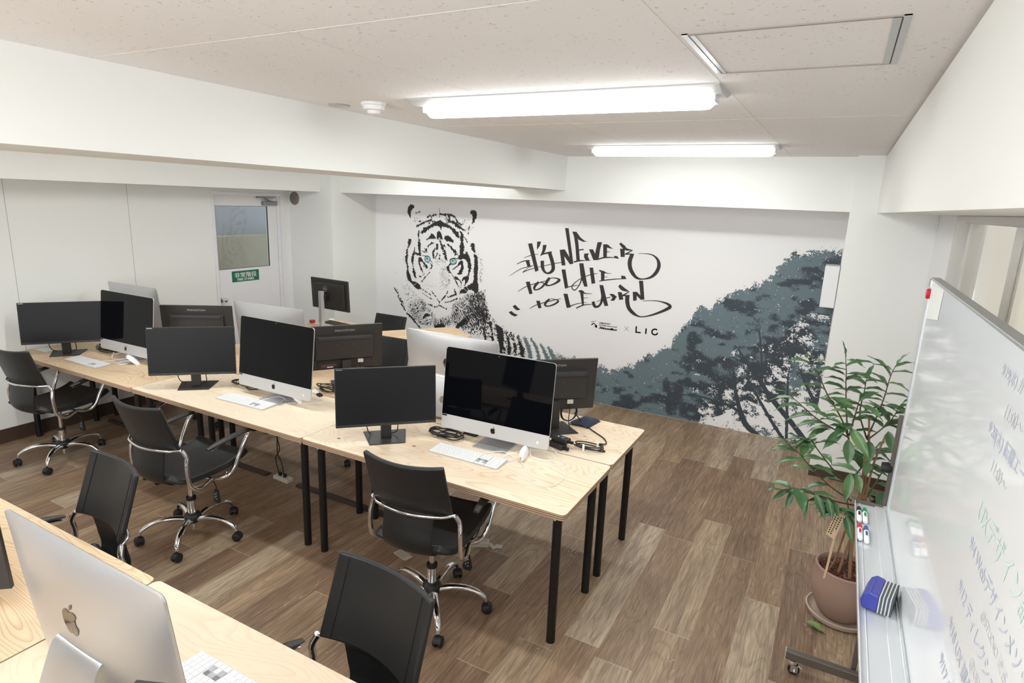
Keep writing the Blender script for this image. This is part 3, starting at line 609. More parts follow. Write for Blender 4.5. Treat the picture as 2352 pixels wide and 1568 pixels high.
# ================================================================ computers
apple_body = [(0.0, 0.60), (-0.08, 0.645), (-0.20, 0.67), (-0.33, 0.62), (-0.42, 0.48), (-0.44, 0.30), (-0.39, 0.08), (-0.28, -0.11), (-0.17, -0.19), (-0.08, -0.17), (0.0, -0.14), (0.08, -0.17), (0.17, -0.19), (0.27, -0.11), (0.36, 0.03), (0.405, 0.15), (0.31, 0.23), (0.27, 0.36), (0.30, 0.48), (0.385, 0.56), (0.30, 0.645), (0.20, 0.67), (0.08, 0.645)]
apple_leaf = [(0.0, 0.70), (0.03, 0.83), (0.10, 0.91), (0.18, 0.94), (0.17, 0.82), (0.10, 0.73)]
def make_computer():
    """27 inch all-in-one; origin on the table under the foot's centre, screen faces -Y"""
    r = empty('desktop_computer'); W, H, z0, ys, tilt = 0.65, 0.455, 0.057, -0.055, 0.11
    B = Matrix.Translation((0, ys, z0)) @ Matrix.Rotation(-tilt, 4, 'X')          # x right, z up the screen, -y outward
    out = rounded(-W/2, 0, W/2, H, 0.018, 6)
    def ringp(sc, y, cz=H*0.5): return [B @ Vector((x*sc, y, cz+(z-cz)*sc)) for x, z in out]
    def dep_(x, z): return 0.006 + 0.045*max(0.0, 1-abs(x/(W/2))**2.4)**0.85*max(0.0, 1-abs((z-H*0.5)/(H/2))**2.4)**0.85
    def ringd(sc): return [B @ Vector((x*sc, dep_(x*sc, H*0.5+(z-H*0.5)*sc), H*0.5+(z-H*0.5)*sc)) for x, z in out2]
    out2 = []
    for i_ in range(len(out)):
        a_, b_ = out[i_], out[(i_+1) % len(out)]; q_ = 12 if math.hypot(a_[0]-b_[0], a_[1]-b_[1]) > 0.1 else 1
        out2 += [(a_[0]+(b_[0]-a_[0])*t_/q_, a_[1]+(b_[1]-a_[1])*t_/q_) for t_ in range(q_)]
    sh = MB(); n = len(out2); rows = [[B @ Vector((x, 0.0, z)) for x, z in out2]] + [ringd(s_) for s_ in (1, 0.985, 0.96, 0.92, 0.87, 0.80, 0.72, 0.62, 0.5, 0.38, 0.25, 0.12, 0.02)]
    sh.add([p for q in rows for p in q], [(i*n+k_, i*n+(k_+1) % n, (i+1)*n+(k_+1) % n, (i+1)*n+k_) for i in range(len(rows)-1) for k_ in range(n)] + [tuple(range(n-1, -1, -1)), tuple((len(rows)-1)*n+k_ for k_ in range(n))])
    shell = sh.build('shell', m_alu, r, smooth=45)
    chin = 0.078
    P = [(x, z) for x, z in rounded(-W/2+0.001, 0.001, W/2-0.001, H-0.001, 0.017, 6) if z > chin]
    P = [(W/2-0.001, chin)] + P + [(-W/2+0.001, chin)]
    MB().prism(P, 0, 0.0012, M=B @ Matrix.Rotation(PI/2, 4, 'X')).build('display', m_glassb, r)
    C = [(x, z) for x, z in rounded(-W/2+0.001, 0.001, W/2-0.001, H-0.001, 0.017, 6) if z < chin]
    C = C + [(W/2-0.001, chin), (-W/2+0.001, chin)]
    c = MB(); c.prism(C, 0, 0.0010, M=B @ Matrix.Rotation(PI/2, 4, 'X')); cho = c.build('chin', m_chin, r)
    Lm = B @ Matrix.Translation((0, -0.0016, chin*0.38)) @ Matrix.Rotation(PI/2, 4, 'X')
    lg = MB()
    for poly in (apple_body, apple_leaf): lg.prism([(x*0.034, z*0.034) for x, z in poly], 0, 0.0004, M=Lm)
    lg.build('fruit_emblem', m_logo, cho)
    MB().obox(B @ Vector((0.262, -0.0014, 0.030)), (0.011, 0.0008, 0.014), rx=-tilt).build('energy_sticker', m_signw, cho)
    MB().obox(B @ Vector((-W/2+0.018, -0.0014, chin-0.006)), (0.030, 0.0008, 0.008), rx=-tilt).build('serial_sticker', m_logo, cho)
    cmr = MB(); cmr.lathe([(0.001, 0.0016), (0.0028, 0.0016), (0.0028, 0)][::-1], B @ Vector((0, 0, H-0.012)), 12, M=Matrix.Rotation(PI/2-tilt, 4, 'X')); cmr.build('camera_lens', m_grey, r)
    # emblem on the back
    lb = MB(); Lb = B @ Matrix.Translation((0, 0.0475, H*0.62)) @ Matrix.Rotation(-PI/2, 4, 'X') @ Matrix.Rotation(PI, 4, 'Z') @ Matrix.Scale(-1, 4, (1, 0, 0))
    Lb = B @ Matrix.Translation((0, 0.0465, H*0.60)) @ frame((0, 0, 0), (-1, 0, 0), (0, 0, 1))
    for poly in (apple_body, apple_leaf):
        q = [(-x*0.074, H*0.585+z*0.074) for x, z in poly]; cx_ = sum(a for a, b in q)/len(q); cz_ = sum(b for a, b in q)/len(q)
        lb.add([B @ Vector((a, dep_(a, b)+0.0012, b)) for a, b in q] + [B @ Vector((cx_, dep_(cx_, cz_)+0.0012, cz_))], [(i, (i+1) % len(q), len(q)) for i in range(len(q))])
    e = lb.build('rear_emblem', m_mirror, r); e['label'] = 'mirror-finish fruit emblem on the back'
    sg_ = MB().obox(B @ Vector((0.0, 0.050, 0.075)), (0.075, 0.001, 0.022), rx=-tilt-0.06); sg_.build('regulatory_label', m_grey, r)
    # stand: foot plate and bent neck with a cable hole
    st = MB(); w_ = 0.098
    prof = [(-0.100, 0.0025), (-0.02, 0.0025), (0.045, 0.004), (0.080, 0.012), (0.098, 0.034), (0.092, 0.070), (0.070, 0.14), (0.046, 0.205), (0.030, 0.243), (0.018, 0.256), (0.002, 0.258)]
    Q = catmull(prof, 4); th = 0.0035
    m_ = len(Q); v = []
    for i, q in enumerate(Q):
        a_ = Q[max(0, i-1)]; b_ = Q[min(m_-1, i+1)]; t = np.array(b_)-np.array(a_); t /= np.linalg.norm(t); nn = np.array((-t[1], t[0]))
        ww = w_ if i < m_*0.45 else w_ - 0.006*(i/m_-0.45)/0.55
        for x in (-ww, ww):
            for s__ in (-1, 1): v.append((x, q[0]+nn[0]*th*s__, max(0.0002, q[1]+nn[1]*th*s__)))
    f = []
    for i in range(m_-1):
        o_ = i*4
        f += [(o_+1, o_+5, o_+7, o_+3), (o_, o_+2, o_+6, o_+4), (o_, o_+4, o_+5, o_+1), (o_+2, o_+3, o_+7, o_+6)]
    f += [(0, 1, 3, 2), ((m_-1)*4, (m_-1)*4+2, (m_-1)*4+3, (m_-1)*4+1)]
    st.add(v, f); sto = st.build('stand', m_alu, r, smooth=40, bevel=0.001)
    Mh = Matrix.Translation((0, 0.0745, 0.125)) @ Matrix.Rotation(0.31, 4, 'X') @ Matrix.Rotation(PI/2, 4, 'X')
    MB().lathe([(0.001, -0.0047), (0.022, -0.0047), (0.022, 0.0047), (0.001, 0.0047)], n=24, M=Mh).build('cable_hole', plain('cable_hole_tan', rgb(150, 132, 110), 0.4), sto, smooth=30)
    return r
pc = make_computer()
pcs = [(-1.507, 2.722, 0.035, 'all-in-one computer on the right front table, the biggest black screen in view'),
       (-3.042, 2.602, 0.0, 'all-in-one computer on the middle front table, a lit ceiling mirrored in its dark screen'),
       (-4.669, 2.625, 0.013, 'all-in-one computer on the left front table beside a flat black monitor'),
       (-5.086, 2.90, PI+0.02, 'silver all-in-one computer seen from behind by the left wall, tallest in the rear left'),
       (-3.551, 2.955, PI+0.077, 'white-looking all-in-one computer back below the fire door'),
       (-1.976, 2.955, PI+0.023, 'all-in-one computer back facing the camera behind the biggest black screen'),
       (-1.412, 0.622, PI-0.012, 'silver all-in-one computer seen from behind at the bottom left, largest in the photo'),
       (-1.24, 0.31, 0.0, 'all-in-one computer of which only a corner shows at the bottom left edge')]
for i, (x, y, rz, lb) in enumerate(pcs):
    o = pc if i == 0 else copy_tree(pc); put(o, (x, y, TZ), rz); tag(o, lb, 'computer', 'all-in-one desktop computers')

def make_monitor():
    """black 24 inch monitor; origin on the table under the base centre, screen faces -Y"""
    r = empty('monitor'); W, H, zb, ys, tilt = 0.53, 0.318, 0.098, -0.068, 0.09
    B = Matrix.Translation((0, ys, zb)) @ Matrix.Rotation(-tilt, 4, 'X')
    def bb(name, mat, boxes, par=r, **kw):
        mb = MB()
        for a, b in boxes:
            q = MB().box(a, b); mb.add([B @ Vector(p) for p in q.v], q.f)
        return mb.build(name, mat, par, **kw)
    bb('bezel', m_black, [((-W/2, 0, 0), (W/2, 0.016, H))], bevel=0.0025)
    bb('screen', m_screen, [((-W/2+0.004, -0.0008, 0.016), (W/2-0.004, 0.001, H-0.004))])
    bb('brand_sticker', m_grey, [((-W/2+0.008, -0.0012, H-0.009), (-W/2+0.040, 0, H-0.005))])
    dt = MB()
    for i in range(6): q = MB().box((0.10+i*0.018, -0.0008, 0.007), (0.1025+i*0.018, 0.001, 0.009)); dt.add([B @ Vector(p) for p in q.v], q.f)
    dt.build('control_mark', m_grey, r)
    hs = MB(); prof = [(-0.20, 0.075), (0.20, 0.075), (0.20, 0.245), (-0.20, 0.245)]
    lo = [(-0.205, 0.016, 0.07), (0.205, 0.016, 0.07), (0.205, 0.016, 0.252), (-0.205, 0.016, 0.252)]; hi = [(-0.198, 0.042, 0.08), (0.198, 0.042, 0.08), (0.198, 0.034, 0.244), (-0.198, 0.034, 0.244)]
    hs.add([B @ Vector(p) for p in lo+hi], [(0, 1, 2, 3), (7, 6, 5, 4), (0, 4, 5, 1), (1, 5, 6, 2), (2, 6, 7, 3), (3, 7, 4, 0)])
    hs.build('rear_housing', m_black, r, bevel=0.004)
    bb('vent_ridge', plain('vent_ridge_black', rgb(56, 57, 61), 0.4), [((-0.185, 0.030, 0.222), (0.185, 0.045, 0.246))], bevel=0.004)
    bb('lower_housing', m_black, [((-0.185, 0.014, 0.006), (0.185, 0.026, 0.072))], bevel=0.003)
    bb('rating_plate', plain('rating_plate_brown', rgb(92, 76, 72), 0.6), [((0.06, 0.0255, 0.020), (0.165, 0.0268, 0.044))])
    bb('barcode', m_signw, [((0.085, 0.0262, 0.018), (0.125, 0.0275, 0.026))])
    sc = MB()
    for x, z in ((-0.05, 0.10), (0.05, 0.10), (-0.05, 0.185), (0.05, 0.185)): sc.obox(B @ Vector((x, 0.0412, z)), (0.003, 0.004, 0.003))
    sc.build('screw', m_grey, r)
    lt = MB(); add_text(lt, 'PRINCETON', 0.0125, B @ frame((0.066, 0.0163, 0.276), (-1, 0, 0), (0, 0, 1)), width=0.132, bold=0.004)
    lt.build('rear_lettering', plain('lettering_grey', rgb(176, 176, 178), 0.4), r)
    nk = MB().box((-0.028, 0.0, 0.006), (0.028, 0.030, 0.170)); nk = nk.build('neck', m_black, r, bevel=0.003); nk.location = (0, -0.012, 0)
    bs = MB(); bs.prism([(-0.118, 0.105), (-0.095, -0.095), (0.095, -0.095), (0.118, 0.105)], 0, 0.006); bs.build('base', m_black, r, bevel=0.003)
    # the pale video plug and its lead under the housing
    pg = MB(); pg.obox(B @ Vector((-0.105, 0.034, 0.058)), (0.038, 0.016, 0.026)); pgo = pg.build('video_plug', plain('plug_beige', rgb(206, 202, 190), 0.5), r, bevel=0.003)
    cb_ = MB(); p0 = B @ Vector((-0.105, 0.034, 0.05)); cb_.tube([p0, p0+Vector((0, 0.004, -0.05)), p0+Vector((0.01, 0.02, -0.10)), (-0.08, 0.06, 0.010)], 0.0028, n=8)
    q0 = B @ Vector((0.02, 0.03, 0.03)); cb_.tube([(0.02+0.05, q0.y, q0.z), (0.065, q0.y+0.02, 0.09), (0.06, q0.y+0.05, 0.03), (0.03, q0.y+0.08, 0.009)], 0.0028, n=8)
    cb_.build('power_lead', m_caster, r, smooth=60)
    return r
mo = make_monitor()
def mplace(o, x, y, rz, lb):
    # (x, y) is the middle of the screen's lower edge
    c_, s_ = math.cos(rz), math.sin(rz); put(o, (x - s_*0.068, y + c_*0.068, TZ), rz); tag(o, lb, 'monitor', 'thin black monitors on square stands')
mons = [(-2.017, 2.418, 0.777, 'flat black monitor facing the camera on the right front table, left of the biggest screen'),
        (-3.655, 2.424, 0.735, 'flat black monitor facing the camera on the middle front table'),
        (-5.17, 2.395, 0.913, 'flat black monitor nearest the left wall'),
        (-1.395, 3.170, 0.755+PI, 'black monitor seen from behind at the right end of the island, behind the biggest screen'),
        (-2.995, 3.133, 0.96+PI, 'black monitor seen from behind in the middle of the rear side, lettering in full view'),
        (-4.369, 2.985, 0.62+PI, 'black monitor seen from behind at the rear left, below the door window'),
        (-2.28, 0.575, 0.70+PI, 'black monitor of which one corner enters at the left edge of the bottom table'),
        (-0.800, 0.655, 0.40+PI, 'black monitor whose top edge rises at the bottom of the photo')]
for i, (x, y, rz, lb) in enumerate(mons): mplace(mo if i == 0 else copy_tree(mo), x, y, rz, lb)

# raised monitor on the rear table
dm = empty('raised_monitor', (-4.40, 4.32, TZ), -0.06); tag(dm, 'black monitor back on a tall silver stand at the rear column', 'monitor')
DB = Matrix.Translation((0.045, 0.060, 0.185)) @ Matrix.Rotation(0.05, 4, 'X')
def db(name, mat, boxes, **kw):
    mb = MB()
    for a, b in boxes:
        q = MB().box(a, b); mb.add([DB @ Vector(p) for p in q.v], q.f)
    return mb.build(name, mat, dm, **kw)
db('panel', m_black, [((-0.255, 0.0, 0), (0.255, 0.022, 0.302))], bevel=0.004)
db('rear_housing', m_black, [((-0.215, -0.018, 0.03), (0.215, 0.004, 0.262))], bevel=0.012)
db('screen', m_screen, [((-0.248, 0.0215, 0.010), (0.248, 0.0228, 0.294))])
rg = MB()
Mr = DB @ Matrix.Translation((-0.035, -0.0195, 0.208)) @ frame((0, 0, 0), (1, 0, 0), (0, 0, 1))
for k_ in range(32):
    a0, a1 = 2*PI*k_/32, 2*PI*(k_+1)/32
    rg.add([Mr @ Vector((R_*math.cos(a_), R_*math.sin(a_), 0.001)) for R_, a_ in ((0.0235, a0), (0.0265, a0), (0.0265, a1), (0.0235, a1))], [(0, 1, 2, 3)])
add_text(rg, 'DELL', 0.0125, Mr @ Matrix.Translation((0, -0.006, 0.001)), width=0.036, bold=0.02, centre=True)
rg.build('round_emblem', plain('emblem_grey', rgb(196, 196, 198), 0.3), dm)
MB().prism([(-0.030, 0.0), (-0.018, -0.032), (0.018, -0.032), (0.030, 0.0)], 0.010, 0.372).build('stand_column', m_alu, dm, bevel=0.002)
MB().box((-0.022, -0.004, 0.285), (0.050, 0.060, 0.335)).build('mount', m_caster, dm, bevel=0.004)
MB().prism(rounded(-0.11, -0.07, 0.11, 0.11, 0.02), 0, 0.012).build('base', m_alu, dm, bevel=0.002)

# ================================================================ keyboards and mice
def make_keyboard():
    r = empty('keyboard'); W, D = 0.4187, 0.1149
    MB().add([(-W/2, -D/2, 0.001), (W/2, -D/2, 0.001), (W/2, D/2, 0.001), (-W/2, D/2, 0.001), (-W/2, -D/2, 0.0045), (W/2, -D/2, 0.0045), (W/2, D/2, 0.0115), (-W/2, D/2, 0.0115)],
             [(3, 2, 1, 0), (4, 5, 6, 7), (0, 1, 5, 4), (1, 2, 6, 5), (2, 3, 7, 6), (3, 0, 4, 7)]).build('case', m_chin, r, bevel=0.002)
    kk = MB(); px_ = 0.0190; x0 = -W/2+0.004; zof = lambda y: 0.0045+(y+D/2)/D*0.007
    def key(x, y, w_, h_, mi=0):
        z = zof(y+h_/2); g = 0.0012
        kk.add([(x+g, y+g, z-0.001), (x+w_-g, y+g, z-0.001), (x+w_-g, y+h_-g, z-0.001), (x+g, y+h_-g, z-0.001), (x+g, y+g, z+0.0018), (x+w_-g, y+g, z+0.0018), (x+w_-g, y+h_-g, z+0.0018), (x+g, y+h_-g, z+0.0018)],
               [(4, 5, 6, 7), (0, 1, 5, 4), (1, 2, 6, 5), (2, 3, 7, 6), (3, 0, 4, 7)], mi)
    rows = [[1.3]*2+[1]*0+[1.0]*3+[5.6]+[1.0]*2+[1.3]*2, [2.2]+[1]*10+[2.1], [1.75]+[1]*11+[1.75], [1.5]+[1]*12+[0.9], [1]*13+[1.4], [1.02]*14]
    for i, rw in enumerate(rows):
        x = x0; s_ = 14.3*px_/sum(rw); y = -D/2+0.003+i*0.0185
        for w_ in rw: key(x, y, w_*s_, 0.0185 if i < 5 else 0.0165); x += w_*s_
        nx = x0+14.5*px_
        for j in range(3): 
            if i in (0,) or i in (3, 4, 5) or (i == 1 and j == 1): key(nx+j*px_, y, px_, 0.0185 if i < 5 else 0.0165)
        nx += 3.2*px_
        for j in range(4): key(nx+j*px_*0.98, y, px_*0.98, 0.0185 if i < 5 else 0.0165)
    kk.build('keys', m_key, r)
    gp = MB(); z = zof(-0.01)+0.0002
    y0_ = -D/2+0.003+0.0185; xx = x0+14.5*px_
    gp.box((xx+0.001, y0_, z-0.003), (xx+px_-0.001, y0_+0.036, z+0.0006)); gp.box((xx+2*px_+0.001, y0_, z-0.003), (xx+3*px_-0.001, y0_+0.036, z+0.0006)); gp.box((xx+0.001, y0_+0.020, z-0.003), (xx+3*px_-0.001, y0_+0.036, z+0.0006))
    gp.build('key_gap', plain('key_gap_grey', rgb(176, 178, 184), 0.5) if 'key_gap_grey' not in bpy.data.materials else bpy.data.materials['key_gap_grey'], r)
    return r
kb = make_keyboard()
kbs = [(-1.556, 2.500, 0.0, 'white keyboard with grey case beside the curled white cable on the right front table'),
       (-3.169, 2.440, 0.033, 'white keyboard in front of the computer on the middle front table'),
       (-4.845, 2.385, 0.0, 'white keyboard on the left front table'),
       (-1.250, 0.868, PI, 'white keyboard partly hidden behind the nearest computer')]
for i, (x, y, rz, lb) in enumerate(kbs):
    o = kb if i == 0 else copy_tree(kb); put(o, (x, y, TZ), rz); tag(o, lb, 'keyboard', 'slim white keyboards')
o = copy_tree(kb); put(o, (-4.40, 4.545, TZ), -0.10); tag(o, 'black keyboard on the small rear table behind the raised monitor', 'keyboard'); o.name = 'keyboard'
for c in o.children:
    c.data = c.data.copy(); c.data.materials.clear(); c.data.materials.append(m_black)
def make_mouse(name='computer_mouse'):
    r = empty(name); mb = MB()
    mb.grid(lambda u_, v_: (0.0285*math.cos(PI*u_)*math.sin(PI*(0.02+0.96*v_))**0.45, -0.0565*math.cos(PI*v_), 0.001+0.021*math.sin(PI*u_)**0.7*math.sin(PI*(0.03+0.94*v_))**0.55), 14, 18)
    mb.build('body', m_key, r, smooth=60)
    MB().prism([(0.024*math.cos(a_), 0.050*math.sin(a_)) for a_ in [2*PI*i/24 for i in range(24)]], 0, 0.0025).build('underside', m_grey, r)
    return r
ms = make_mouse(); put(ms, (-1.300, 2.630, TZ+0.031), 0.2); ms.rotation_euler = (0.15, 1.25, 0.35); tag(ms, 'white mouse standing on its edge right of the keyboard on the right front table', 'mouse', 'white mice')
m2 = copy_tree(ms); put(m2, (-2.910, 2.600, TZ+0.026), 0); m2.rotation_euler = (-0.9, 0.1, -0.7); tag(m2, 'white mouse tipped on its side showing its underside, on the middle front table', 'mouse', 'white mice')
m3 = copy_tree(ms); put(m3, (-4.540, 2.545, TZ+0.026), 0); m3.rotation_euler = (-0.8, 0.1, -0.8); tag(m3, 'white mouse tangled in its cable on the left front table', 'mouse', 'white mice')
m4 = copy_tree(ms); put(m4, (-4.24, 4.345, TZ), 0.4); tag(m4, 'white mouse beside the base of the raised monitor', 'mouse', 'white mice')
# ================================================================ the mural
YM = YB - 0.0008
def wxz(px, py):
    p = at(px, py, Y=YM); return (p.x, p.z)
def msc(px, py):
    a = at(px, py, Y=YM); b = at(px+1, py, Y=YM); c = at(px, py+1, Y=YM); return math.sqrt(abs(b.x-a.x)*abs(c.z-a.z))
mural = empty('wall_mural', (-2.45, YB, 0)); tag(mural, 'black ink mural of a tiger, brush lettering and grey-blue trees on the far white wall', 'mural')
def mural_part(name, mat, mb, label=None, parent=None):
    off = Vector((2.45, -YB, 0)); mb.v = [tuple(Vector(p)+off) for p in mb.v]
    o = mb.build(name, mat, parent or mural)
    if label: o['label'] = label
    return o
def stroke(mb, pts, T, sub=5, y=YM):
    """brush stroke of varying width; T maps survey crop coordinates to wall coordinates"""
    (ox, oy, s) = T; P = catmull([(a, b, c) for a, b, c in pts], sub if len(pts) > 2 else 1)
    W = []
    for q in P:
        px, py = ox+q[0]/s, oy+q[1]/s; x, z = wxz(px, py); W.append((x, z, max(q[2], 0.5)/s*msc(px, py)/2))
    n = len(W); L = []; Rr = []
    for i in range(n):
        a = W[max(0, i-1)]; b = W[min(n-1, i+1)]; dx, dz = b[0]-a[0], b[1]-a[1]; l = math.hypot(dx, dz) or 1
        nx, nz = -dz/l*W[i][2], dx/l*W[i][2]; L.append((W[i][0]+nx, y, W[i][1]+nz)); Rr.append((W[i][0]-nx, y, W[i][1]-nz))
    mb.add(L+Rr, [(i, i+1, n+i+1, n+i) for i in range(n-1)])
def poly(mb, pts, T, y=YM):
    (ox, oy, s) = T; v = []
    for a, b in pts: x, z = wxz(ox+a/s, oy+b/s); v.append((x, y, z))
    mb.add(v, [tuple(range(len(v)))])
LT = (1140, 500, 5.226)
lt = MB()
P_ = ["350,515 395,512 412,585 375,592", "380,310 430,305 508,630 468,650", "490,285 537,285 520,340 487,385", "560,325 604,325 592,385 572,428 527,458 553,390", "760,385 805,380 830,570 785,573", "805,380 822,380 925,550 885,560 800,440",
      "825,122 868,125 925,550 885,520", "912,165 955,168 975,225 985,300 1003,515 962,522 948,330 932,225", "950,168 962,168 1010,235 1060,275 1095,285 1040,288 985,262", "1055,430 1110,425 1097,460 1120,510 1075,512 1052,475",
      "1112,378 1160,378 1190,440 1215,508 1165,508", "1215,292 1270,293 1245,380 1230,485 1215,508 1180,508 1185,430", "1283,318 1330,318 1326,475 1283,480", "1320,316 1345,325 1375,355 1408,370 1365,368 1325,355", "1415,455 1455,462 1470,490 1412,482",
      "1485,370 1540,372 1542,470 1493,470", "353,768 402,765 435,910 397,918", "782,620 830,620 862,830 825,852", "995,545 1045,545 1095,825 1055,825 1012,700", "1118,597 1162,598 1188,785 1143,792", "1255,640 1300,640 1296,750 1258,755",
      "1500,692 1545,700 1562,733 1500,730", "478,995 522,995 543,1080 505,1087", "806,910 855,912 893,1075 845,1082", "1005,890 1045,895 1052,1050 1030,1055", "1238,806 1283,808 1343,1055 1300,1060 1262,950",
      "1355,915 1400,912 1447,945 1415,995 1370,995 1395,955", "1458,890 1505,893 1525,980 1475,985", "1638,888 1685,888 1685,990 1643,998", "1670,888 1690,890 1775,980 1735,985 1680,930", "1712,755 1762,755 1778,980 1735,980",
      "195,1062 228,1043 262,1080 290,1100 250,1112 220,1092", "147,1133 180,1118 220,1150 260,1165 222,1185 180,1165"]
for i_, q in enumerate(P_): poly(lt, [tuple(map(float, t.split(','))) for t in q.split()], LT, YM-0.00003*i_)
S_ = ["245,557,7 300,530,10 350,515,11 405,510,6", "155,700,3 230,650,6 300,610,7 375,590,8 445,570,4", "445,572,4 380,605,5 315,655,9", "315,655,9 400,620,8 500,598,6", "330,482,4 400,455,8 440,445,8 505,435,4", "527,458,4 570,432,16 665,412,22",
      "640,425,45 665,500,46 682,570,46 680,620,42 650,655,30 610,665,20 575,640,30 555,590,42 552,515,44", "500,590,6 600,570,7 700,548,8 780,535,7", "980,388,14 1030,382,14 1052,380,9", "930,530,16 1000,515,16 1060,512,8 1135,513,4",
      "1220,500,14 1270,482,16 1340,475,14 1410,478,8 1465,490,6", "1325,408,10 1372,412,3", "1485,305,26 1530,350,40 1560,378,30 1637,390,5", "1632,392,8 1590,415,13 1545,437,14", "1545,437,14 1600,435,14 1652,440,16",
      "1630,440,46 1603,520,50 1607,600,48 1640,670,44 1690,722,30 1760,735,14 1850,715,28 1912,665,42 1947,600,44 1950,540,40 1925,485,26 1870,445,14 1790,430,8 1705,427,4",
      "258,885,4 330,840,8 400,810,9 460,790,8 560,765,8 630,750,6", "510,770,24 470,810,30 455,850,26 475,865,14 530,845,18 575,800,24 560,780,10 520,775,8", "640,720,28 605,770,36 600,805,26 640,810,14 700,790,20 755,752,30 748,735,18 700,722,10 640,724,8",
      "828,845,12 880,825,10 940,815,8 985,808,5", "1025,720,8 960,765,9 915,810,12 910,845,12 935,868,12 965,850,11 1005,790,13 1025,730,16", "1055,710,7 1120,685,10 1180,672,8 1222,668,3", "1235,632,16 1285,650,24 1330,665,8 1382,668,4",
      "1295,712,7 1342,708,3", "1235,760,10 1330,745,12 1440,735,10 1560,731,6", "400,1090,5 450,1060,8 510,1035,8 620,1005,9 700,985,8 775,970,4", "640,975,18 600,1010,28 585,1045,26 620,1060,14 690,1040,18 742,1005,22 735,990,12 690,975,7 640,972,5",
      "880,1062,14 940,1040,8 1000,1025,7 1088,1015,3", "990,880,20 1030,885,30 1065,905,12 1148,912,3", "1045,962,7 1105,960,3", "958,1085,12 1010,1060,14 1070,1042,10 1150,1038,6", "1160,1005,36 1178,1055,38 1205,1068,26 1240,1050,24 1265,1000,28 1272,940,26",
      "1200,1010,4 1250,985,6 1310,965,8 1370,952,8", "1475,810,36 1520,852,44 1597,886,5", "1592,888,7 1550,915,16 1520,933,14 1602,932,12", "1575,932,50 1572,1000,50 1590,1080,46 1640,1140,40 1700,1178,20 1760,1187,12 1870,1165,20 1990,1122,30 2065,1085,38 2088,1062,36 2050,1030,26 1960,1002,12 1870,993,8 1755,997,5"]
for i_, q in enumerate(S_): stroke(lt, [tuple(map(float, t.split(','))) for t in q.split()], LT, 5, YM-0.0011-0.00003*i_)
mural_part('lettering', m_ink, lt, "black brush lettering reading It's never too late to learn")
# small credit line under the lettering
cr = MB(); CT = (1340, 720, 11.76)
for q in ["290,250 340,300 375,320 365,392 300,352 320,310 270,262", "200,302 262,248 290,262 232,312"]: poly(cr, [tuple(map(float, t.split(','))) for t in q.split()], CT)
stroke(cr, [(210, 225, 10), (240, 215, 12), (285, 215, 10), (340, 190, 6)], CT)
stroke(cr, [(1108, 345, 7), (1218, 476, 7)], CT); stroke(cr, [(1225, 358, 7), (1100, 462, 7)], CT)
def wall_text(body, x0, y0, x1, h_top, T, bold=0, shear=0):
    ox, oy, s = T; a = wxz(ox+x0/s, oy+y0/s); b = wxz(ox+x1/s, oy+y0/s); c = wxz(ox+x0/s, oy+h_top/s)
    add_text(cr, body, abs(c[1]-a[1]), frame((a[0], YM, a[1]), (1, 0, 0), (0, 0, 1)), width=b[0]-a[0], bold=bold, shear=shear, extrude=0.0)
wall_text('digital', 415, 258, 735, 208, CT, 0.03, 0.35); wall_text('hollywood', 412, 316, 918, 270, CT, 0.03, 0.35); wall_text('Studio', 412, 400, 912, 338, CT, 0.06, 0.25)
for q in ["1410,342 1448,342 1440,485 1548,498 1545,535 1400,516", "1678,398 1714,400 1700,552 1662,548"]: poly(cr, [tuple(map(float, t.split(','))) for t in q.split()], CT)
stroke(cr, [(1990, 448, 40), (1960, 425, 40), (1915, 422, 40), (1870, 445, 40), (1850, 490, 40), (1865, 540, 40), (1910, 568, 40), (1960, 565, 40), (1990, 545, 40), (1993, 515, 38)], CT, 4)
mural_part('credit_line', m_logo, cr)

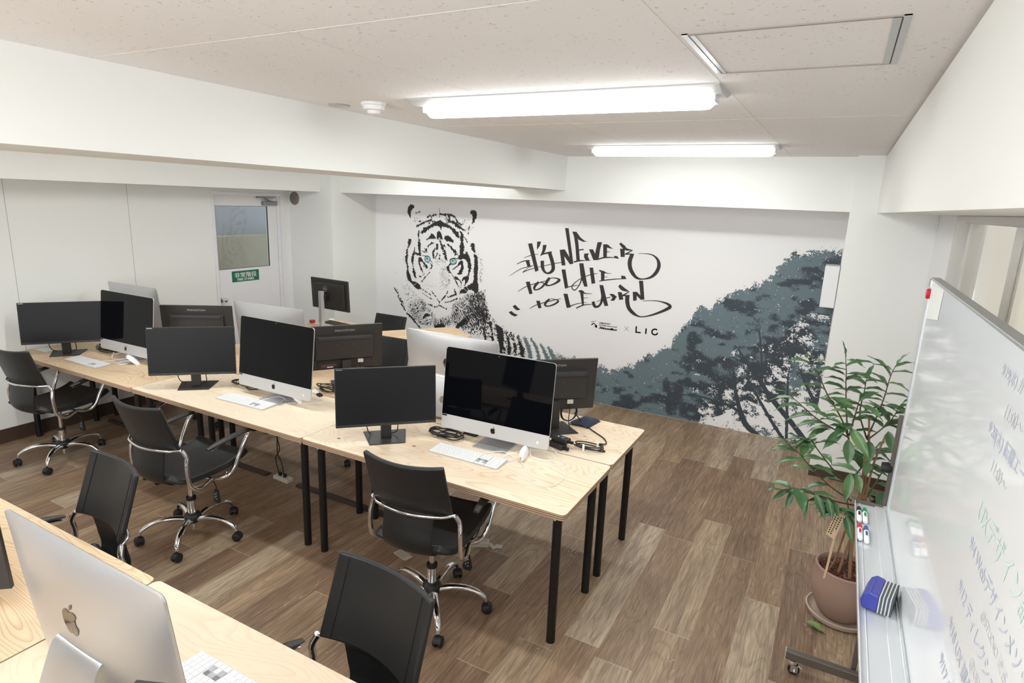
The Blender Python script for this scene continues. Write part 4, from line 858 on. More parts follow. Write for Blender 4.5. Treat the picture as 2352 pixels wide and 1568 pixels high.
# ---- furry parts: strokes rasterised on a fine wall grid with ragged edges
rng = np.random.default_rng(11)
def vnoise(h, w_, sy, sx, seed):
    r_ = np.random.default_rng(seed); gh, gw = int(h/sy)+3, int(w_/sx)+3; g = r_.random((gh, gw))
    y = np.arange(h)/sy; x = np.arange(w_)/sx; yi = y.astype(int); xi = x.astype(int); fy = (y-yi); fx = (x-xi); fy = fy*fy*(3-2*fy); fx = fx*fx*(3-2*fx)
    a = g[yi][:, xi]; b = g[yi][:, xi+1]; c = g[yi+1][:, xi]; d_ = g[yi+1][:, xi+1]
    return (a*(1-fx)+b*fx)*(1-fy[:, None]) + (c*(1-fx)+d_*fx)*fy[:, None]
class Raster:
    def __init__(s, x0, x1, z0, z1, cell):
        s.x0, s.z0, s.c = x0, z0, cell; s.w = int((x1-x0)/cell); s.h = int((z1-z0)/cell); s.m = np.zeros((s.h, s.w), np.int8)
        s.X = x0+(np.arange(s.w)+0.5)*cell; s.Z = z0+(np.arange(s.h)+0.5)*cell
        s.nv = (vnoise(s.h, s.w, 9, 1.6, 5)-0.5)*1.5+(vnoise(s.h, s.w, 14, 4, 6)-0.5); s.nh = (vnoise(s.h, s.w, 1.6, 9, 7)-0.5)*1.5+(vnoise(s.h, s.w, 4, 14, 8)-0.5); s.ni = (vnoise(s.h, s.w, 2.5, 2.5, 9)-0.5)*1.6
    def win(s, xs_, zs_, pad):
        i0 = max(0, int((min(xs_)-pad-s.x0)/s.c)); i1 = min(s.w, int((max(xs_)+pad-s.x0)/s.c)+1); j0 = max(0, int((min(zs_)-pad-s.z0)/s.c)); j1 = min(s.h, int((max(zs_)+pad-s.z0)/s.c)+1)
        return i0, i1, j0, j1
    def segdist(s, W, i0, i1, j0, j1):
        XX, ZZ = np.meshgrid(s.X[i0:i1], s.Z[j0:j1]); D = np.full(XX.shape, 9.0)
        for (ax, az, ar), (bx, bz, br_) in zip(W[:-1], W[1:]):
            dx, dz = bx-ax, bz-az; l2 = dx*dx+dz*dz+1e-12; t = np.clip(((XX-ax)*dx+(ZZ-az)*dz)/l2, 0, 1)
            D = np.minimum(D, np.hypot(XX-ax-t*dx, ZZ-az-t*dz)-(ar+(br_-ar)*t))
        return XX, ZZ, D
    def stroke(s, pts, T, val=1, rough=0.006, sub=3, fade=0.0):
        ox, oy, k_ = T; P = catmull(pts, sub if len(pts) > 2 else 1); W = []
        for q in P: px, py = ox+q[0]/k_, oy+q[1]/k_; x, z = wxz(px, py); W.append((x, z, q[2]/k_*msc(px, py)*(0.60 if val == 1 else 0.5)))
        i0, i1, j0, j1 = s.win([a[0] for a in W], [a[1] for a in W], max(a[2] for a in W)+0.03)
        if i1 <= i0 or j1 <= j0: return
        XX, ZZ, D = s.segdist(W, i0, i1, j0, j1)
        N_ = (s.nv if sum(abs(a[0]-b[0]) for a, b in zip(W[:-1], W[1:])) > sum(abs(a[1]-b[1]) for a, b in zip(W[:-1], W[1:])) else s.nh)[j0:j1, i0:i1] if val == 1 else s.ni[j0:j1, i0:i1]
        M_ = D < N_*rough*1.9
        s.m[j0:j1, i0:i1][M_] = val
    def inside(s, V, i0, i1, j0, j1):
        XX, ZZ = np.meshgrid(s.X[i0:i1], s.Z[j0:j1]); I = np.zeros(XX.shape, bool); n = len(V)
        for a in range(n):
            xa, za = V[a]; xb, zb = V[(a+1) % n]
            c = ((za > ZZ) != (zb > ZZ)) & (XX < (xb-xa)*(ZZ-za)/((zb-za) or 1e-9)+xa); I ^= c
        return I
    def poly(s, pts, T, val=1, rough=0.005):
        ox, oy, k_ = T; V = [wxz(ox+a/k_, oy+b/k_) for a, b in pts]; i0, i1, j0, j1 = s.win([a[0] for a in V], [a[1] for a in V], 0.03)
        if i1 <= i0 or j1 <= j0: return
        I = s.inside(V, i0, i1, j0, j1); W = [(a, b, 0.0) for a, b in V+[V[0]]]; _, _, D = s.segdist(W, i0, i1, j0, j1); D = np.where(I, -D, D)
        s.m[j0:j1, i0:i1][D < (s.nv+s.ni*0.4)[j0:j1, i0:i1]*rough*1.8] = val
    def speckle(s, pts, T, dens, sx=1.4, sy=1.4, val=1, seed=1, ang=None, ln=5):
        """stipple or short hairs inside a polygon; dens is the inked share (0..1) or a function of (X, Z)"""
        ox, oy, k_ = T; V = [wxz(ox+a/k_, oy+b/k_) for a, b in pts]; i0, i1, j0, j1 = s.win([a[0] for a in V], [a[1] for a in V], 0)
        if i1 <= i0 or j1 <= j0: return
        I = s.inside(V, i0, i1, j0, j1); h, w_ = I.shape
        if ang is None: N_ = vnoise(h, w_, sy, sx, seed)
        else:
            XX, ZZ = np.meshgrid(np.arange(w_), np.arange(h)); a = math.radians(ang); U = XX*math.cos(a)+ZZ*math.sin(a); Vv = -XX*math.sin(a)+ZZ*math.cos(a)
            big = vnoise(int(h+w_)*2+8, int(h+w_)*2+8, 1.25, ln, seed); U = (U-U.min()).astype(int); Vv = (Vv-Vv.min()).astype(int); N_ = big[Vv, U]
        if not I.any(): return
        _, _, D = s.segdist([(a, b, 0.0) for a, b in V+[V[0]]], i0, i1, j0, j1)
        q = np.quantile(N_[I], 1-dens); q = q + (1.02-q)*np.clip(1-D/0.045, 0, 1)**1.5
        s.m[j0:j1, i0:i1][I & (N_ > q)] = val
    def mesh(s, val, y=YM):
        mb = MB(); c = s.c; V = []; Fc = []
        for j in range(s.h):
            row_ = (s.m[j] == val).astype(np.int8)
            if not row_.any(): continue
            d_ = np.diff(np.concatenate(([0], row_, [0]))); st = np.where(d_ == 1)[0]; en = np.where(d_ == -1)[0]; z = s.z0+j*c
            for a, b in zip(st, en):
                n = len(V); V += [(s.x0+a*c, y, z), (s.x0+b*c, y, z), (s.x0+b*c, y, z+c), (s.x0+a*c, y, z+c)]; Fc.append((n, n+1, n+2, n+3))
        mb.v = V; mb.f = Fc; mb.mi = [0]*len(Fc); return mb
def pp(q, k_=3): return [tuple(map(float, t.split(','))) for t in q.split()]
TG = Raster(-4.90, -2.20, 0.35, 2.005, 0.0027)
Z1 = (920, 460, 11.2); Z2 = (900, 590, 9.22); Z3 = (1060, 700, 7.84)
for q in ["175,250 190,170 240,115 300,105 350,150 380,220 345,195 310,210 290,260 265,300 260,350 262,460 230,400 190,360 172,300", "1790,300 1830,250 1900,245 1950,290 1970,380 1960,450 1915,500 1890,560 1810,630 1840,560 1850,480 1860,430 1830,370 1800,340",
          "670,1015 740,930 800,855 840,860 880,920 905,975 840,985 760,995", "935,1010 940,830 970,800 1010,770 1040,850 1090,1000 1050,1000 1020,1010 1000,960 960,1020", "1120,990 1140,930 1210,905 1270,930 1330,990 1360,1050 1380,1110 1320,1070 1240,1060 1170,1040", "615,1245 680,1235 690,1340 640,1310"]: TG.poly(pp(q), Z1)
for q in ["500,290,14 380,330,14", "480,550,25 560,520,25 590,440,10", "690,440,30 760,385,36", "800,400,30 910,365,34", "1000,230,20 1010,330,26 1040,360,30", "1010,330,15 1000,440,14", "1030,340,30 1110,370,34 1200,365,34 1270,370,30", "1130,370,20 1180,440,16 1210,500,14",
          "1250,370,46 1250,540,44", "1200,500,30 1280,530,36", "1160,490,10 1195,570,14 1210,640,8", "1300,380,40 1380,420,40 1430,490,40 1490,590,36", "1490,590,25 1560,620,25 1620,610,10", "420,670,26 520,610,40 620,560,36 700,525,30", "700,535,40 800,500,42", "740,520,16 740,610,8", "800,400,12 800,500,10",
          "820,540,30 900,560,36", "540,830,36 620,770,90 700,710,64 800,650,60 900,600,84 1000,590,124", "1000,590,124 1100,620,84 1200,660,62 1300,710,54 1380,790,84 1440,860,94 1500,960,34", "1030,600,90 1040,730,8", "1310,550,50 1400,590,62 1480,670,72 1560,730,50 1660,775,14",
          "480,800,26 460,870,46 465,965,12", "480,1010,26 480,1100,62 490,1200,62 490,1300,40 500,1400,50", "360,1230,14 350,1320,40 320,1430,40 300,1560,46", "340,1370,40 420,1370,40 500,1400,40", "240,1040,84 215,1150,50 190,1230,32 165,1320,42 165,1400,40 150,1570,50", "1000,1010,30 1040,1090,30 1050,1180,24",
          "1540,810,30 1580,870,52 1570,950,82 1580,1050,60 1580,1150,84 1580,1250,104 1560,1350,82 1550,1450,60", "700,1190,10 750,1140,26 820,1100,42 880,1100,14", "560,1300,14 650,1340,20", "940,1150,64 940,1240,50", "1060,1150,60 1090,1250,54", "1110,1160,30 1160,1200,20", "880,1240,14 840,1340,46 850,1480,40", "950,1370,20 900,1480,20",
          "1130,1300,40 1150,1400,56 1170,1500,30", "1090,1320,16 1110,1390,14", "1010,1380,16 1000,1540,14", "1180,1125,10 1250,1160,30 1330,1250,36 1400,1320,60 1410,1385,44", "1400,1395,40 1490,1385,14", "1540,1420,60 1700,1430,84 1770,1560,64", "1850,1160,94 1880,1260,70 1900,1330,36", "1900,1380,24 1930,1570,54", "1690,1330,20 1730,1420,44",
          "1600,900,14 1680,1000,14 1720,1100,8", "1790,640,10 1750,740,20 1740,860,8"]: TG.stroke(pp(q), Z1)
for q in ["310,0,44 310,90,40 335,200,30 335,290,40 345,370,72 380,470,64 430,540,44 530,600,92 610,665,26", "440,0,46 440,130,20 455,240,26 470,320,62 490,400,30 520,460,5", "590,30,44 580,110,30 600,200,26 650,310,24", "600,40,50 670,120,30 740,210,50", "680,190,30 740,230,24", "570,400,5 620,415,12 690,350,14",
          "800,330,5 700,430,13 640,520,12", "820,130,8 850,200,20 800,260,8", "1250,60,10 1320,32,16 1440,30,8", "1240,150,30 1200,200,24 1185,240,50 1230,320,34", "1290,260,16 1380,200,20 1440,130,42 1480,110,50", "1480,110,50 1490,230,52 1450,330,60 1390,360,20", "1450,0,84 1560,10,60 1620,80,62 1650,200,60 1640,300,42 1620,380,30",
          "1350,440,50 1420,480,20 1470,540,14 1460,660,8", "1780,0,60 1790,100,60 1780,250,82 1775,400,72 1770,550,92 1780,700,104", "1560,650,30 1650,640,80 1750,600,104", "1260,340,5 1320,450,15 1380,560,26 1440,680,15", "1330,700,24 1360,790,26", "1200,850,24 1350,790,26", "1140,960,24 1240,945,12", "1260,935,20 1380,880,18",
          "840,710,12 880,780,12 940,850,12 980,930,4", "1180,735,12 1150,800,14 1090,870,26 1050,920,8", "1005,960,8 1005,1020,8", "890,1060,16 950,1050,12 1005,1025,22 1070,1060,15 1150,1095,20", "780,1000,22 850,1030,24", "600,1500,24 520,1400,20", "640,760,7 760,840,7 880,910,5", "640,680,5 820,800,6", "680,1290,40 720,1230,56 790,1230,40",
          "50,650,16 120,760,26", "130,830,16 190,930,30 240,950,12", "200,1000,24 250,1060,24", "260,1090,20 290,1130,20", "330,1200,30 420,1280,40 480,1360,30 590,1490,26"]: TG.stroke(pp(q), Z2, rough=0.005)
for q in ["470,610 520,560 600,620 560,660", "1510,430 1560,415 1620,385 1640,450 1610,520 1560,590 1520,625 1550,540 1540,480 1470,520 1480,470", "1430,790 1440,720 1530,650 1600,640 1620,700 1560,770 1480,770", "1600,640 1740,560 1800,600 1790,730 1750,740 1690,700 1640,690", "985,940 1025,940 1010,975", "900,1480 960,1420 1050,1400 1120,1430 1130,1500 900,1540",
          "1340,1480 1480,1330 1600,1240 1640,1330 1500,1460 1360,1540"]: TG.poly(pp(q), Z2)
for q, dn, an, ln, sd in [("280,1100 330,950 560,820 700,900 850,1100 1000,1300 950,1480 600,1500 400,1250", 0.24, 35, 5, 21), ("560,840 700,900 780,1000 700,1200 560,1100", 0.30, 60, 5, 22), ("1250,1000 1400,850 1560,780 1800,730 1950,700 2010,900 2050,1100 2121,1250 2121,1568 1500,1568 1340,1480 1200,1400", 0.40, 130, 4, 23),
                      ("1520,740 1800,690 1990,660 2060,950 2090,1250 1900,1400 1600,1150", 0.34, 100, 4, 24), ("850,1330 1000,1310 1250,1250 1300,1500 850,1500", 0.40, 80, 7, 25), ("1820,20 1900,0 2000,150 1950,500 1830,650", 0.16, 120, 4, 26), ("230,380 330,420 420,640 300,560", 0.2, 140, 4, 27),
                      ("60,300 110,290 80,500 70,700 30,620", 0.3, 100, 3, 28), ("50,620 110,640 260,950 300,1100 230,1040 100,800", 0.4, 45, 4, 29), ("40,1020 90,1030 220,1210 190,1240", 0.3, 90, 2, 30), ("640,540 760,520 1000,560 980,720 700,640", 0.04, None, 2, 31)]:
    TG.speckle(pp(q), Z2, min(0.62, dn*1.25), ang=an, ln=ln*1.6, seed=sd)
TG.speckle(pp("1000,150 1150,150 1250,400 1250,700 1000,720"), Z2, 0.16, 2, 2, seed=33); TG.speckle(pp("860,0 1230,0 1150,180 900,180"), Z2, 0.24, 2, 3, seed=34)
TG.speckle(pp("1180,350 1260,400 1240,680 1170,660"), Z2, 0.4, 3, 4, seed=35); TG.speckle(pp("720,920 860,950 1000,1010 860,1000"), Z2, 0.25, seed=36); TG.speckle(pp("1080,1010 1300,1000 1300,1030 1080,1030"), Z2, 0.4, seed=37)
for q, dn, an, sd in [("270,350 560,330 560,520 420,680 300,600", 0.10, 60, 41), ("1500,380 1800,480 1780,680 1560,640", 0.10, 120, 42), ("1640,640 1900,660 1850,800 1700,880", 0.28, 60, 43), ("760,240 920,240 920,280 760,280", 0.45, 0, 44), ("1100,220 1340,290 1330,310 1100,250", 0.25, 0, 45), ("1930,1150 2010,1300 2120,1568 1960,1568", 0.18, 130, 46), ("90,1100 170,1100 120,1568 40,1568", 0.16, 150, 47)]: TG.speckle(pp(q), Z1, dn, ang=an, seed=sd, ln=4)
for q in ["600,60 625,30 680,40"]: pass
TG.speckle(pp("0,0 480,0 560,200 700,330 900,470 1200,640 1180,1000 700,900 680,640 0,560"), Z3, 0.26, 3, 5, seed=51)
TG.speckle(pp("100,0 480,0 520,160 400,420 150,200"), Z3, 0.45, 3, 5, seed=52)
for q in ["620,380,40 690,480,110 700,600,104 712,750,74 712,900,44", "400,430,30 430,600,46", "520,330,34 550,500,30 560,640,40", "800,490,18 840,640,40 860,780,52 850,930,60", "890,520,24 940,650,30 970,780,42 960,950,42", "1020,580,36 1060,700,50 1090,820,62 1090,980,62", "740,700,30 770,860,40", "380,120,50 420,300,40"]: TG.stroke(pp(q), Z3, rough=0.009)
for q in ["1140,600,50 1190,720,80 1230,850,82 1250,1010,74", "1260,620,36 1340,760,60 1380,880,64 1400,1030,70", "1430,710,40 1490,830,62 1540,940,82 1580,1070,82", "1570,780,56 1640,920,80 1680,1040,80", "1020,560,30 1040,600,30"]: TG.stroke(pp(q), Z3, val=2, rough=0.009)
for q, v_, dn in [("1570,780 1760,850 2000,980 2150,1030 1700,1060 1600,900", 2, 0.55), ("1700,830 2000,960 2150,1030 1750,1060", 3, 0.28), ("960,500 1250,600 1260,640 1100,640", 3, 0.35), ("1400,700 1560,780 1500,850", 3, 0.4), ("1100,800 1300,1000 1100,1000", 2, 0.3), ("1300,640 1460,760 1400,900", 3, 0.12)]: TG.speckle(pp(q), Z3, dn, 2.2, 2.2, val=v_, seed=60+v_)
for q, dn, an, sd in [("160,560 330,500 560,760 640,900 500,1000 300,1000", 0.10, 40, 81), ("300,1000 560,950 640,1250 560,1450 380,1230", 0.22, 45, 82), ("640,540 760,520 840,700 760,800 640,700", 0.05, 50, 83), ("1650,760 1960,740 2010,1100 1900,1500 1500,1300 1450,950", 0.16, 110, 84), ("820,1290 1200,1200 1400,1000 1500,1300 1340,1450 900,1420", 0.22, 80, 85)]: TG.speckle(pp(q), Z2, dn, ang=an, ln=6, seed=sd)
# white whiskers cut across the cheek
for q in ["1400,830,5 1560,900,6 1800,1180,4", "1390,870,5 1550,1060,6 1740,1320,4", "1400,800,5 1620,860,6", "1370,900,5 1450,1100,6 1640,1400,4", "1500,640,5 1560,700,6 1620,760,4", "1300,960,5 1350,1150,5 1420,1350,4", "1230,1050,4 1250,1250,5", "470,600,6 530,540,6", "1590,640,6 1620,690,8", "1420,840,5 1620,1000,6 1860,1340,4"]: TG.stroke(pp(q), Z2, val=0, rough=0.0005)
# eyes
for q in ['640,-40,6 700,-20,12 760,-20,14 800,20,12 830,90,10 870,140,6', '700,60,8 740,110,10 790,125,8', '1220,70,8 1260,40,14 1330,25,14 1380,40,10 1470,30,6', '1240,150,8 1300,165,8 1370,130,8']: TG.stroke(pp(q), Z2, rough=0.001)
TG.poly([(755+64*math.cos(a), 44+72*math.sin(a)) for a in [i*PI/12 for i in range(24)]], Z2, 1, 0.001); TG.poly([(1300+72*math.cos(a), 91+62*math.sin(a)) for a in [i*PI/12 for i in range(24)]], Z2, 1, 0.001)
TG.poly([(755+50*math.cos(a), 47+58*math.sin(a)) for a in [i*PI/12 for i in range(24)]], Z2, 0, 0.0); TG.poly([(1300+58*math.cos(a), 93+50*math.sin(a)) for a in [i*PI/12 for i in range(24)]], Z2, 0, 0.0)
tiger = mural_part('tiger', m_ink2, TG.mesh(1), 'black stencil-like tiger head and striped body')
mural_part('stripe_pattern', m_slate, TG.mesh(2), 'grey-blue stripes of the tiger body'); mural_part('body_speckles', m_dslate, TG.mesh(3))
for cx, cy, rx_, ry_ in ((755, 47, 50, 58), (1300, 93, 58, 50)):
    e = MB(); poly(e, [(cx+rx_*math.cos(a), cy+ry_*math.sin(a)) for a in [i*PI/12 for i in range(24)]], Z2, YM-0.0002)
    o = mural_part('eye', m_teal, e, 'pale teal eye of the painted tiger')
    e = MB(); poly(e, [(cx-8+12*math.cos(a), cy-16+20*math.sin(a)) for a in [i*PI/8 for i in range(16)]], Z2, YM-0.0004); mural_part('pupil', m_ink2, e, parent=None)
# ---- trees
TR = Raster(-2.75, 0.012, 0.002, 1.80, 0.0034)
T2 = (1300, 540, 3.136)
top = pp("-200,940 0,885 60,872 110,912 180,930 250,938 320,962 400,945 450,930 500,925 540,900 560,855 600,845 640,850 680,810 760,800 770,740 810,700 850,640 900,610 925,560 945,520 980,500 1010,505 1040,545 1065,500 1090,460 1140,440 1190,420 1220,380 1290,378 1360,345 1400,350 1420,312 1500,280 1515,230 1560,190 1600,160 1640,112 1690,128 1740,120 1800,108 1850,85 1920,108 1960,120 1995,100 2060,100")
tw = [wxz(1300+a/3.136, 540+b/3.136) for a, b in top]; tx_ = np.array([a for a, b in tw]); tz_ = np.array([b for a, b in tw]); od = np.argsort(tx_)
topz = np.interp(TR.X, tx_[od], tz_[od]); XX, ZZ = np.meshgrid(TR.X, TR.Z); H, W_ = XX.shape
fine = vnoise(H, W_, 1.5, 1.5, 71)*0.45+vnoise(H, W_, 3.2, 3.2, 72)*0.35+vnoise(H, W_, 8, 8, 73)*0.2
clump = vnoise(H, W_, 18, 22, 74)*0.6+vnoise(H, W_, 8, 10, 75)*0.4
brush = vnoise(H, W_, 26, 44, 76)*0.55+vnoise(H, W_, 11, 20, 77)*0.45
bump_ = (vnoise(H, W_, 9, 9, 78)-0.5)*0.05+(vnoise(H, W_, 3, 3, 79)-0.5)*0.03
dep = topz[None, :]+bump_-ZZ
fill = (dep > 0) & ((fine > 0.60-np.clip(dep/0.06, 0, 1)*0.42))
def zone(q): return TR.inside([wxz(1300+a/3.136, 540+b/3.136) for a, b in pp(q)], 0, TR.w, 0, TR.h)
sparse = zone("930,1340 1000,1080 1230,1000 1330,870 1420,960 1500,860 1640,620 1760,560 2000,600 1960,1000 1890,1300 1800,1600 1150,1480")
white = zone("950,1345 1130,1290 1290,1180 1400,1230 1530,1180 1650,1160 1860,1250 1820,1650 1100,1420")
mid = zone("930,900 1250,800 1500,700 1640,600 1560,820 1330,1000 1100,1200 900,1250")
val_ = clump*0.55+fine*0.45
fill &= ~(sparse & (val_ < 0.43)); fill &= ~(white & (val_ < 0.62)); fill &= ~(mid & (val_ < 0.30))
right = np.clip((XX+1.6)/1.6, 0, 1)
dk = brush + 0.26*np.clip((dep-0.12)/0.8, 0, 1) + 0.42*(fine-0.5)
TR.m[fill] = 2; TR.m[fill & (dk > 0.60)] = 4; TR.m[fill & (dk > 0.69)] = 3
TR.m[fill & sparse & (fine > 0.50) & (dep > 0.40) & (brush > 0.45)] = 3
for q in ["1385,1445,36 1300,1370,42 1260,1280,36 1225,1150,26 1210,1000,12 1190,920,6", "1260,1280,26 1180,1230,20 1060,1190,16 960,1160,12 780,1140,6", "1570,1480,26 1480,1340,24 1400,1200,20 1350,1100,10", "1750,1520,42 1640,1370,38 1540,1250,38 1440,1120,34 1380,1020,30 1310,930,22 1240,820,12", "1310,930,14 1200,880,10", "1230,1120,24 1130,1040,20 1000,950,8",
          "1587,1480,20 1592,1250,20 1600,1000,12", "1415,1080,14 1405,800,14 1390,680,10", "1820,1260,26 1740,1100,22 1680,960,10", "1850,1400,24 1800,1240,20", "1640,880,10 1640,720,8"]: TR.stroke(pp(q), T2, val=3, rough=0.0012)
mural_part('tree_foliage', m_slate, TR.mesh(2), 'grey-blue painted tree foliage'); mural_part('tree_midtone', m_mslate, TR.mesh(4)); mural_part('tree_dark_ink', m_dslate, TR.mesh(3), 'dark slate painted branches and foliage')  # darkest part is slate ink of the mural's branches and foliage
# ================================================================ whiteboard on its wheeled stand
BX, BY1, BY0, BZ0, BZ1 = 0.300, 2.625, 0.83, 0.875, 1.792
wb_ = empty('whiteboard', (BX+0.03, 1.73, 0)); tag(wb_, 'large wheeled whiteboard with faded handwriting at the right edge of the photo', 'whiteboard')
def wp(name, mat, boxes, par=wb_, **kw):
    mb = MB(); ox, oy = BX+0.03, 1.73
    for a, b in boxes: mb.box((a[0]-ox, a[1]-oy, a[2]), (b[0]-ox, b[1]-oy, b[2]))
    return mb.build(name, mat, par, **kw)
bs = wp('writing_surface', m_board, [((BX, BY0, BZ0), (BX+0.012, BY1-0.004, BZ1-0.006))])
fa = plain('board_frame_aluminium', rgb(186, 190, 193), 0.3, metal=0.45)
wp('board_frame', fa, [((BX-0.004, BY0-0.01, BZ1-0.008), (BX+0.024, BY1, BZ1)), ((BX-0.005, BY1-0.006, BZ0), (BX+0.024, BY1, BZ1-0.008)), ((BX-0.005, BY0-0.01, BZ0), (BX+0.024, BY0, BZ1-0.008)), ((BX-0.006, BY0, BZ0-0.012), (BX+0.024, BY1, BZ0+0.006))], bevel=0.0015)
wp('rear_panel', m_grey, [((BX+0.012, BY0, BZ0), (BX+0.022, BY1-0.006, BZ1-0.008))])
wp('corner_cap', m_dgrey, [((BX-0.006, BY1-0.002, BZ1-0.034), (BX+0.006, BY1+0.002, BZ1-0.006))])
tr = wp('pen_tray', m_tray, [((0.192, BY0, 0.858), (BX+0.004, BY1+0.045, 0.862)), ((0.190, BY0, 0.856), (0.1935, BY1+0.045, 0.874)), ((0.209, BY0, 0.862), (0.2115, BY1+0.045, 0.866)), ((0.262, BY0, 0.862), (0.290, BY1+0.045, 0.867)), ((0.290, BY0, 0.862), (BX+0.002, BY1+0.045, 0.876))], bevel=0.0008)
wp('tray_end', m_dgrey, [((0.188, BY1+0.045, 0.852), (BX+0.004, BY1+0.051, 0.876))], tr)
for y, s in ((2.688, 'far'), (0.80, 'near')):
    po = wp('upright', m_dgrey, [((0.287, y-0.013, 0.10), (0.306, y+0.012, 1.25))] if y > 1 else [((0.322, y-0.016, 0.10), (0.358, y+0.016, 1.26))], bevel=0.003)
    kb_ = MB().lathe([(0.001, -0.02), (0.018, -0.02), (0.022, 0), (0.018, 0.016), (0.001, 0.018)], ((0.280 if y > 1 else 0.310)-BX-0.03, y-1.73, 1.03 if y > 1 else 1.03), 16, M=Matrix.Rotation(PI/2, 4, 'Y')); kb_.build('tilt_knob', m_caster, po, smooth=40)
    y = 2.657 if y > 1 else y
    ft = wp('foot_bar', m_dgrey, [((0.034, y-0.015, 0.073), (0.50, y+0.015, 0.112))], bevel=0.003)
    wp('end_plate', m_alu, [((0.031, y-0.016, 0.072), (0.035, y+0.016, 0.113))], ft)
    for x in (0.065, 0.47):
        cs = MB(); c0 = Vector((x-BX-0.03, y-1.73, 0))
        cs.lathe([(0.001, 0.050), (0.018, 0.050), (0.021, 0.058), (0.017, 0.072), (0.001, 0.073)], c0, 18)
        cs.obox(c0+Vector((0.010, 0.012, 0.035)), (0.030, 0.002, 0.034)); cs.obox(c0+Vector((0.010, -0.012, 0.035)), (0.030, 0.002, 0.034))
        cs.tube([c0+Vector((0.012, -0.022, 0.025)), c0+Vector((0.012, 0.022, 0.025))], 0.003, n=8, sub=1); cs.tube([c0+Vector((0.02, 0.02, 0.035)), c0+Vector((0.045, 0.02, 0.022))], 0.002, n=6, sub=1)
        cso = cs.build('caster_fork', m_chrome, ft, smooth=40)
        wl = MB(); wl.lathe([(0.001, -0.0085), (0.020, -0.0085), (0.025, -0.004), (0.025, 0.004), (0.020, 0.0085), (0.001, 0.0085)], c0+Vector((0.008, 0, 0.025)), 22, M=Matrix.Rotation(PI/2, 4, 'X')); wl.build('caster_wheel', m_caster, cso, smooth=40)
wp('cross_bar', m_dgrey, [((0.33, 0.80, 0.114), (0.352, 2.65, 0.15))])
def wtext(body, y, z, h, mat, name='handwriting', wd=None, sl=0.0):
    mb = MB(); Mx = frame((BX-0.0008-(BX+0.03), y-1.73, z), (0, -1, sl), (0, 0, 1)); add_text(mb, body, h, Mx, width=wd, shear=0.25, extrude=0.0)
    mb.build(name, mat, bs)
inkb = plain('faded_blue_marker', rgb(204, 211, 228), 0.5); inkd = plain('faded_slate_marker', rgb(206, 211, 222), 0.5); inkg = plain('faded_green_marker', rgb(216, 240, 231), 0.5); inky = plain('faded_grey_marker', rgb(222, 224, 227), 0.5)
for body, y, z, h, mt in [('9/19(水) ガイダンス', 1.42, 1.716, 0.036, inkd), ('9/20(木) 転職エージェント', 1.425, 1.60, 0.038, inkb), ('11:00〜', 1.34, 1.655, 0.028, inky), ('11:00〜', 1.345, 1.548, 0.026, inky), ('UXデザイン講座', 1.36, 1.445, 0.055, inkg), ('9/4 Webデザインメソッド', 1.370, 1.378, 0.038, inkb), ('9/12 ディレクション LT', 1.378, 1.280, 0.038, inkb),
                         ('@STUDIO 渋谷', 1.20, 1.335, 0.028, inky), ('9/18 UX 講義', 1.388, 1.190, 0.038, inkb), ('@UENO', 1.20, 1.240, 0.028, inky), ('9/17 デザイン', 1.392, 1.100, 0.038, inkb), ('12:00〜14:00', 1.20, 1.150, 0.028, inky)]: wtext(body, y, z, h, mt)
mg = MB().lathe([(0.001, 0.0), (0.017, 0.0), (0.019, 0.006), (0.016, 0.012), (0.001, 0.013)][::-1], (BX-0.0005, 2.600, 1.735), 24, M=Matrix.Rotation(-PI/2, 4, 'Y'))
o = mg.build('magnet', plain('magnet_red', rgb(206, 28, 50), 0.3), smooth=40); tag(o, 'round red magnet at the top corner of the whiteboard', 'magnet')
ppr = MB(); ppr.add([(BX-0.0012, 2.585, 1.773), (BX-0.0012, 2.30, 1.780), (BX-0.0014, 2.31, 1.684), (BX-0.0012, 2.585, 1.648)], [(0, 1, 2, 3)]); o = ppr.build('paper_sheet', m_signw, solid=0.0004); tag(o, 'blank white sheet held by the red magnet on the whiteboard', 'paper')
# markers
def make_marker(capm):
    r = empty('marker'); rx = Matrix.Rotation(PI/2, 4, 'X')
    MB().lathe([(0.001, -0.062), (0.006, -0.061), (0.0088, -0.055), (0.0088, 0.022), (0.001, 0.022)], n=18, M=rx).build('barrel', m_key, r, smooth=40)
    MB().lathe([(0.001, 0.020), (0.0092, 0.020), (0.0085, 0.046), (0.0072, 0.052), (0.0072, 0.060), (0.001, 0.061)], n=18, M=rx).build('cap', capm, r, smooth=40)
    q = MB(); q.grid(lambda a, b: (0.0090*math.cos(1.1+a*0.9), -0.010+b*0.034, 0.0090*math.sin(1.1+a*0.9)), 5, 1); q.build('barrel_label', capm, r)
    return r
for x, y, c, nm, lb in [(0.2035, 2.545, (28, 28, 30), 'cap_black', 'whiteboard marker with a black cap at the far end of the tray'), (0.2230, 2.545, (10, 150, 92), 'cap_green', 'whiteboard marker with a green cap in the tray'),
                    (0.2035, 2.395, (214, 32, 44), 'cap_red', 'whiteboard marker with a red cap in the tray'), (0.2240, 2.385, (58, 92, 160), 'cap_blue', 'whiteboard marker with a blue cap, nearest of the four in the tray')]:
    mk = make_marker(plain(nm, rgb(*c), 0.35)); put(mk, (x, y, 0.8715), PI); tag(mk, lb, 'marker', 'whiteboard markers in the tray')
er = empty('whiteboard_eraser', (0.246, 1.955, 0.862), math.radians(-12)); tag(er, 'blue whiteboard eraser with grey felt layers lying in the tray', 'eraser')
eb = MB(); prof = [(-0.036, 0.004), (0.004, 0.004), (0.004, 0.058), (-0.020, 0.062), (-0.034, 0.050), (-0.042, 0.026)]
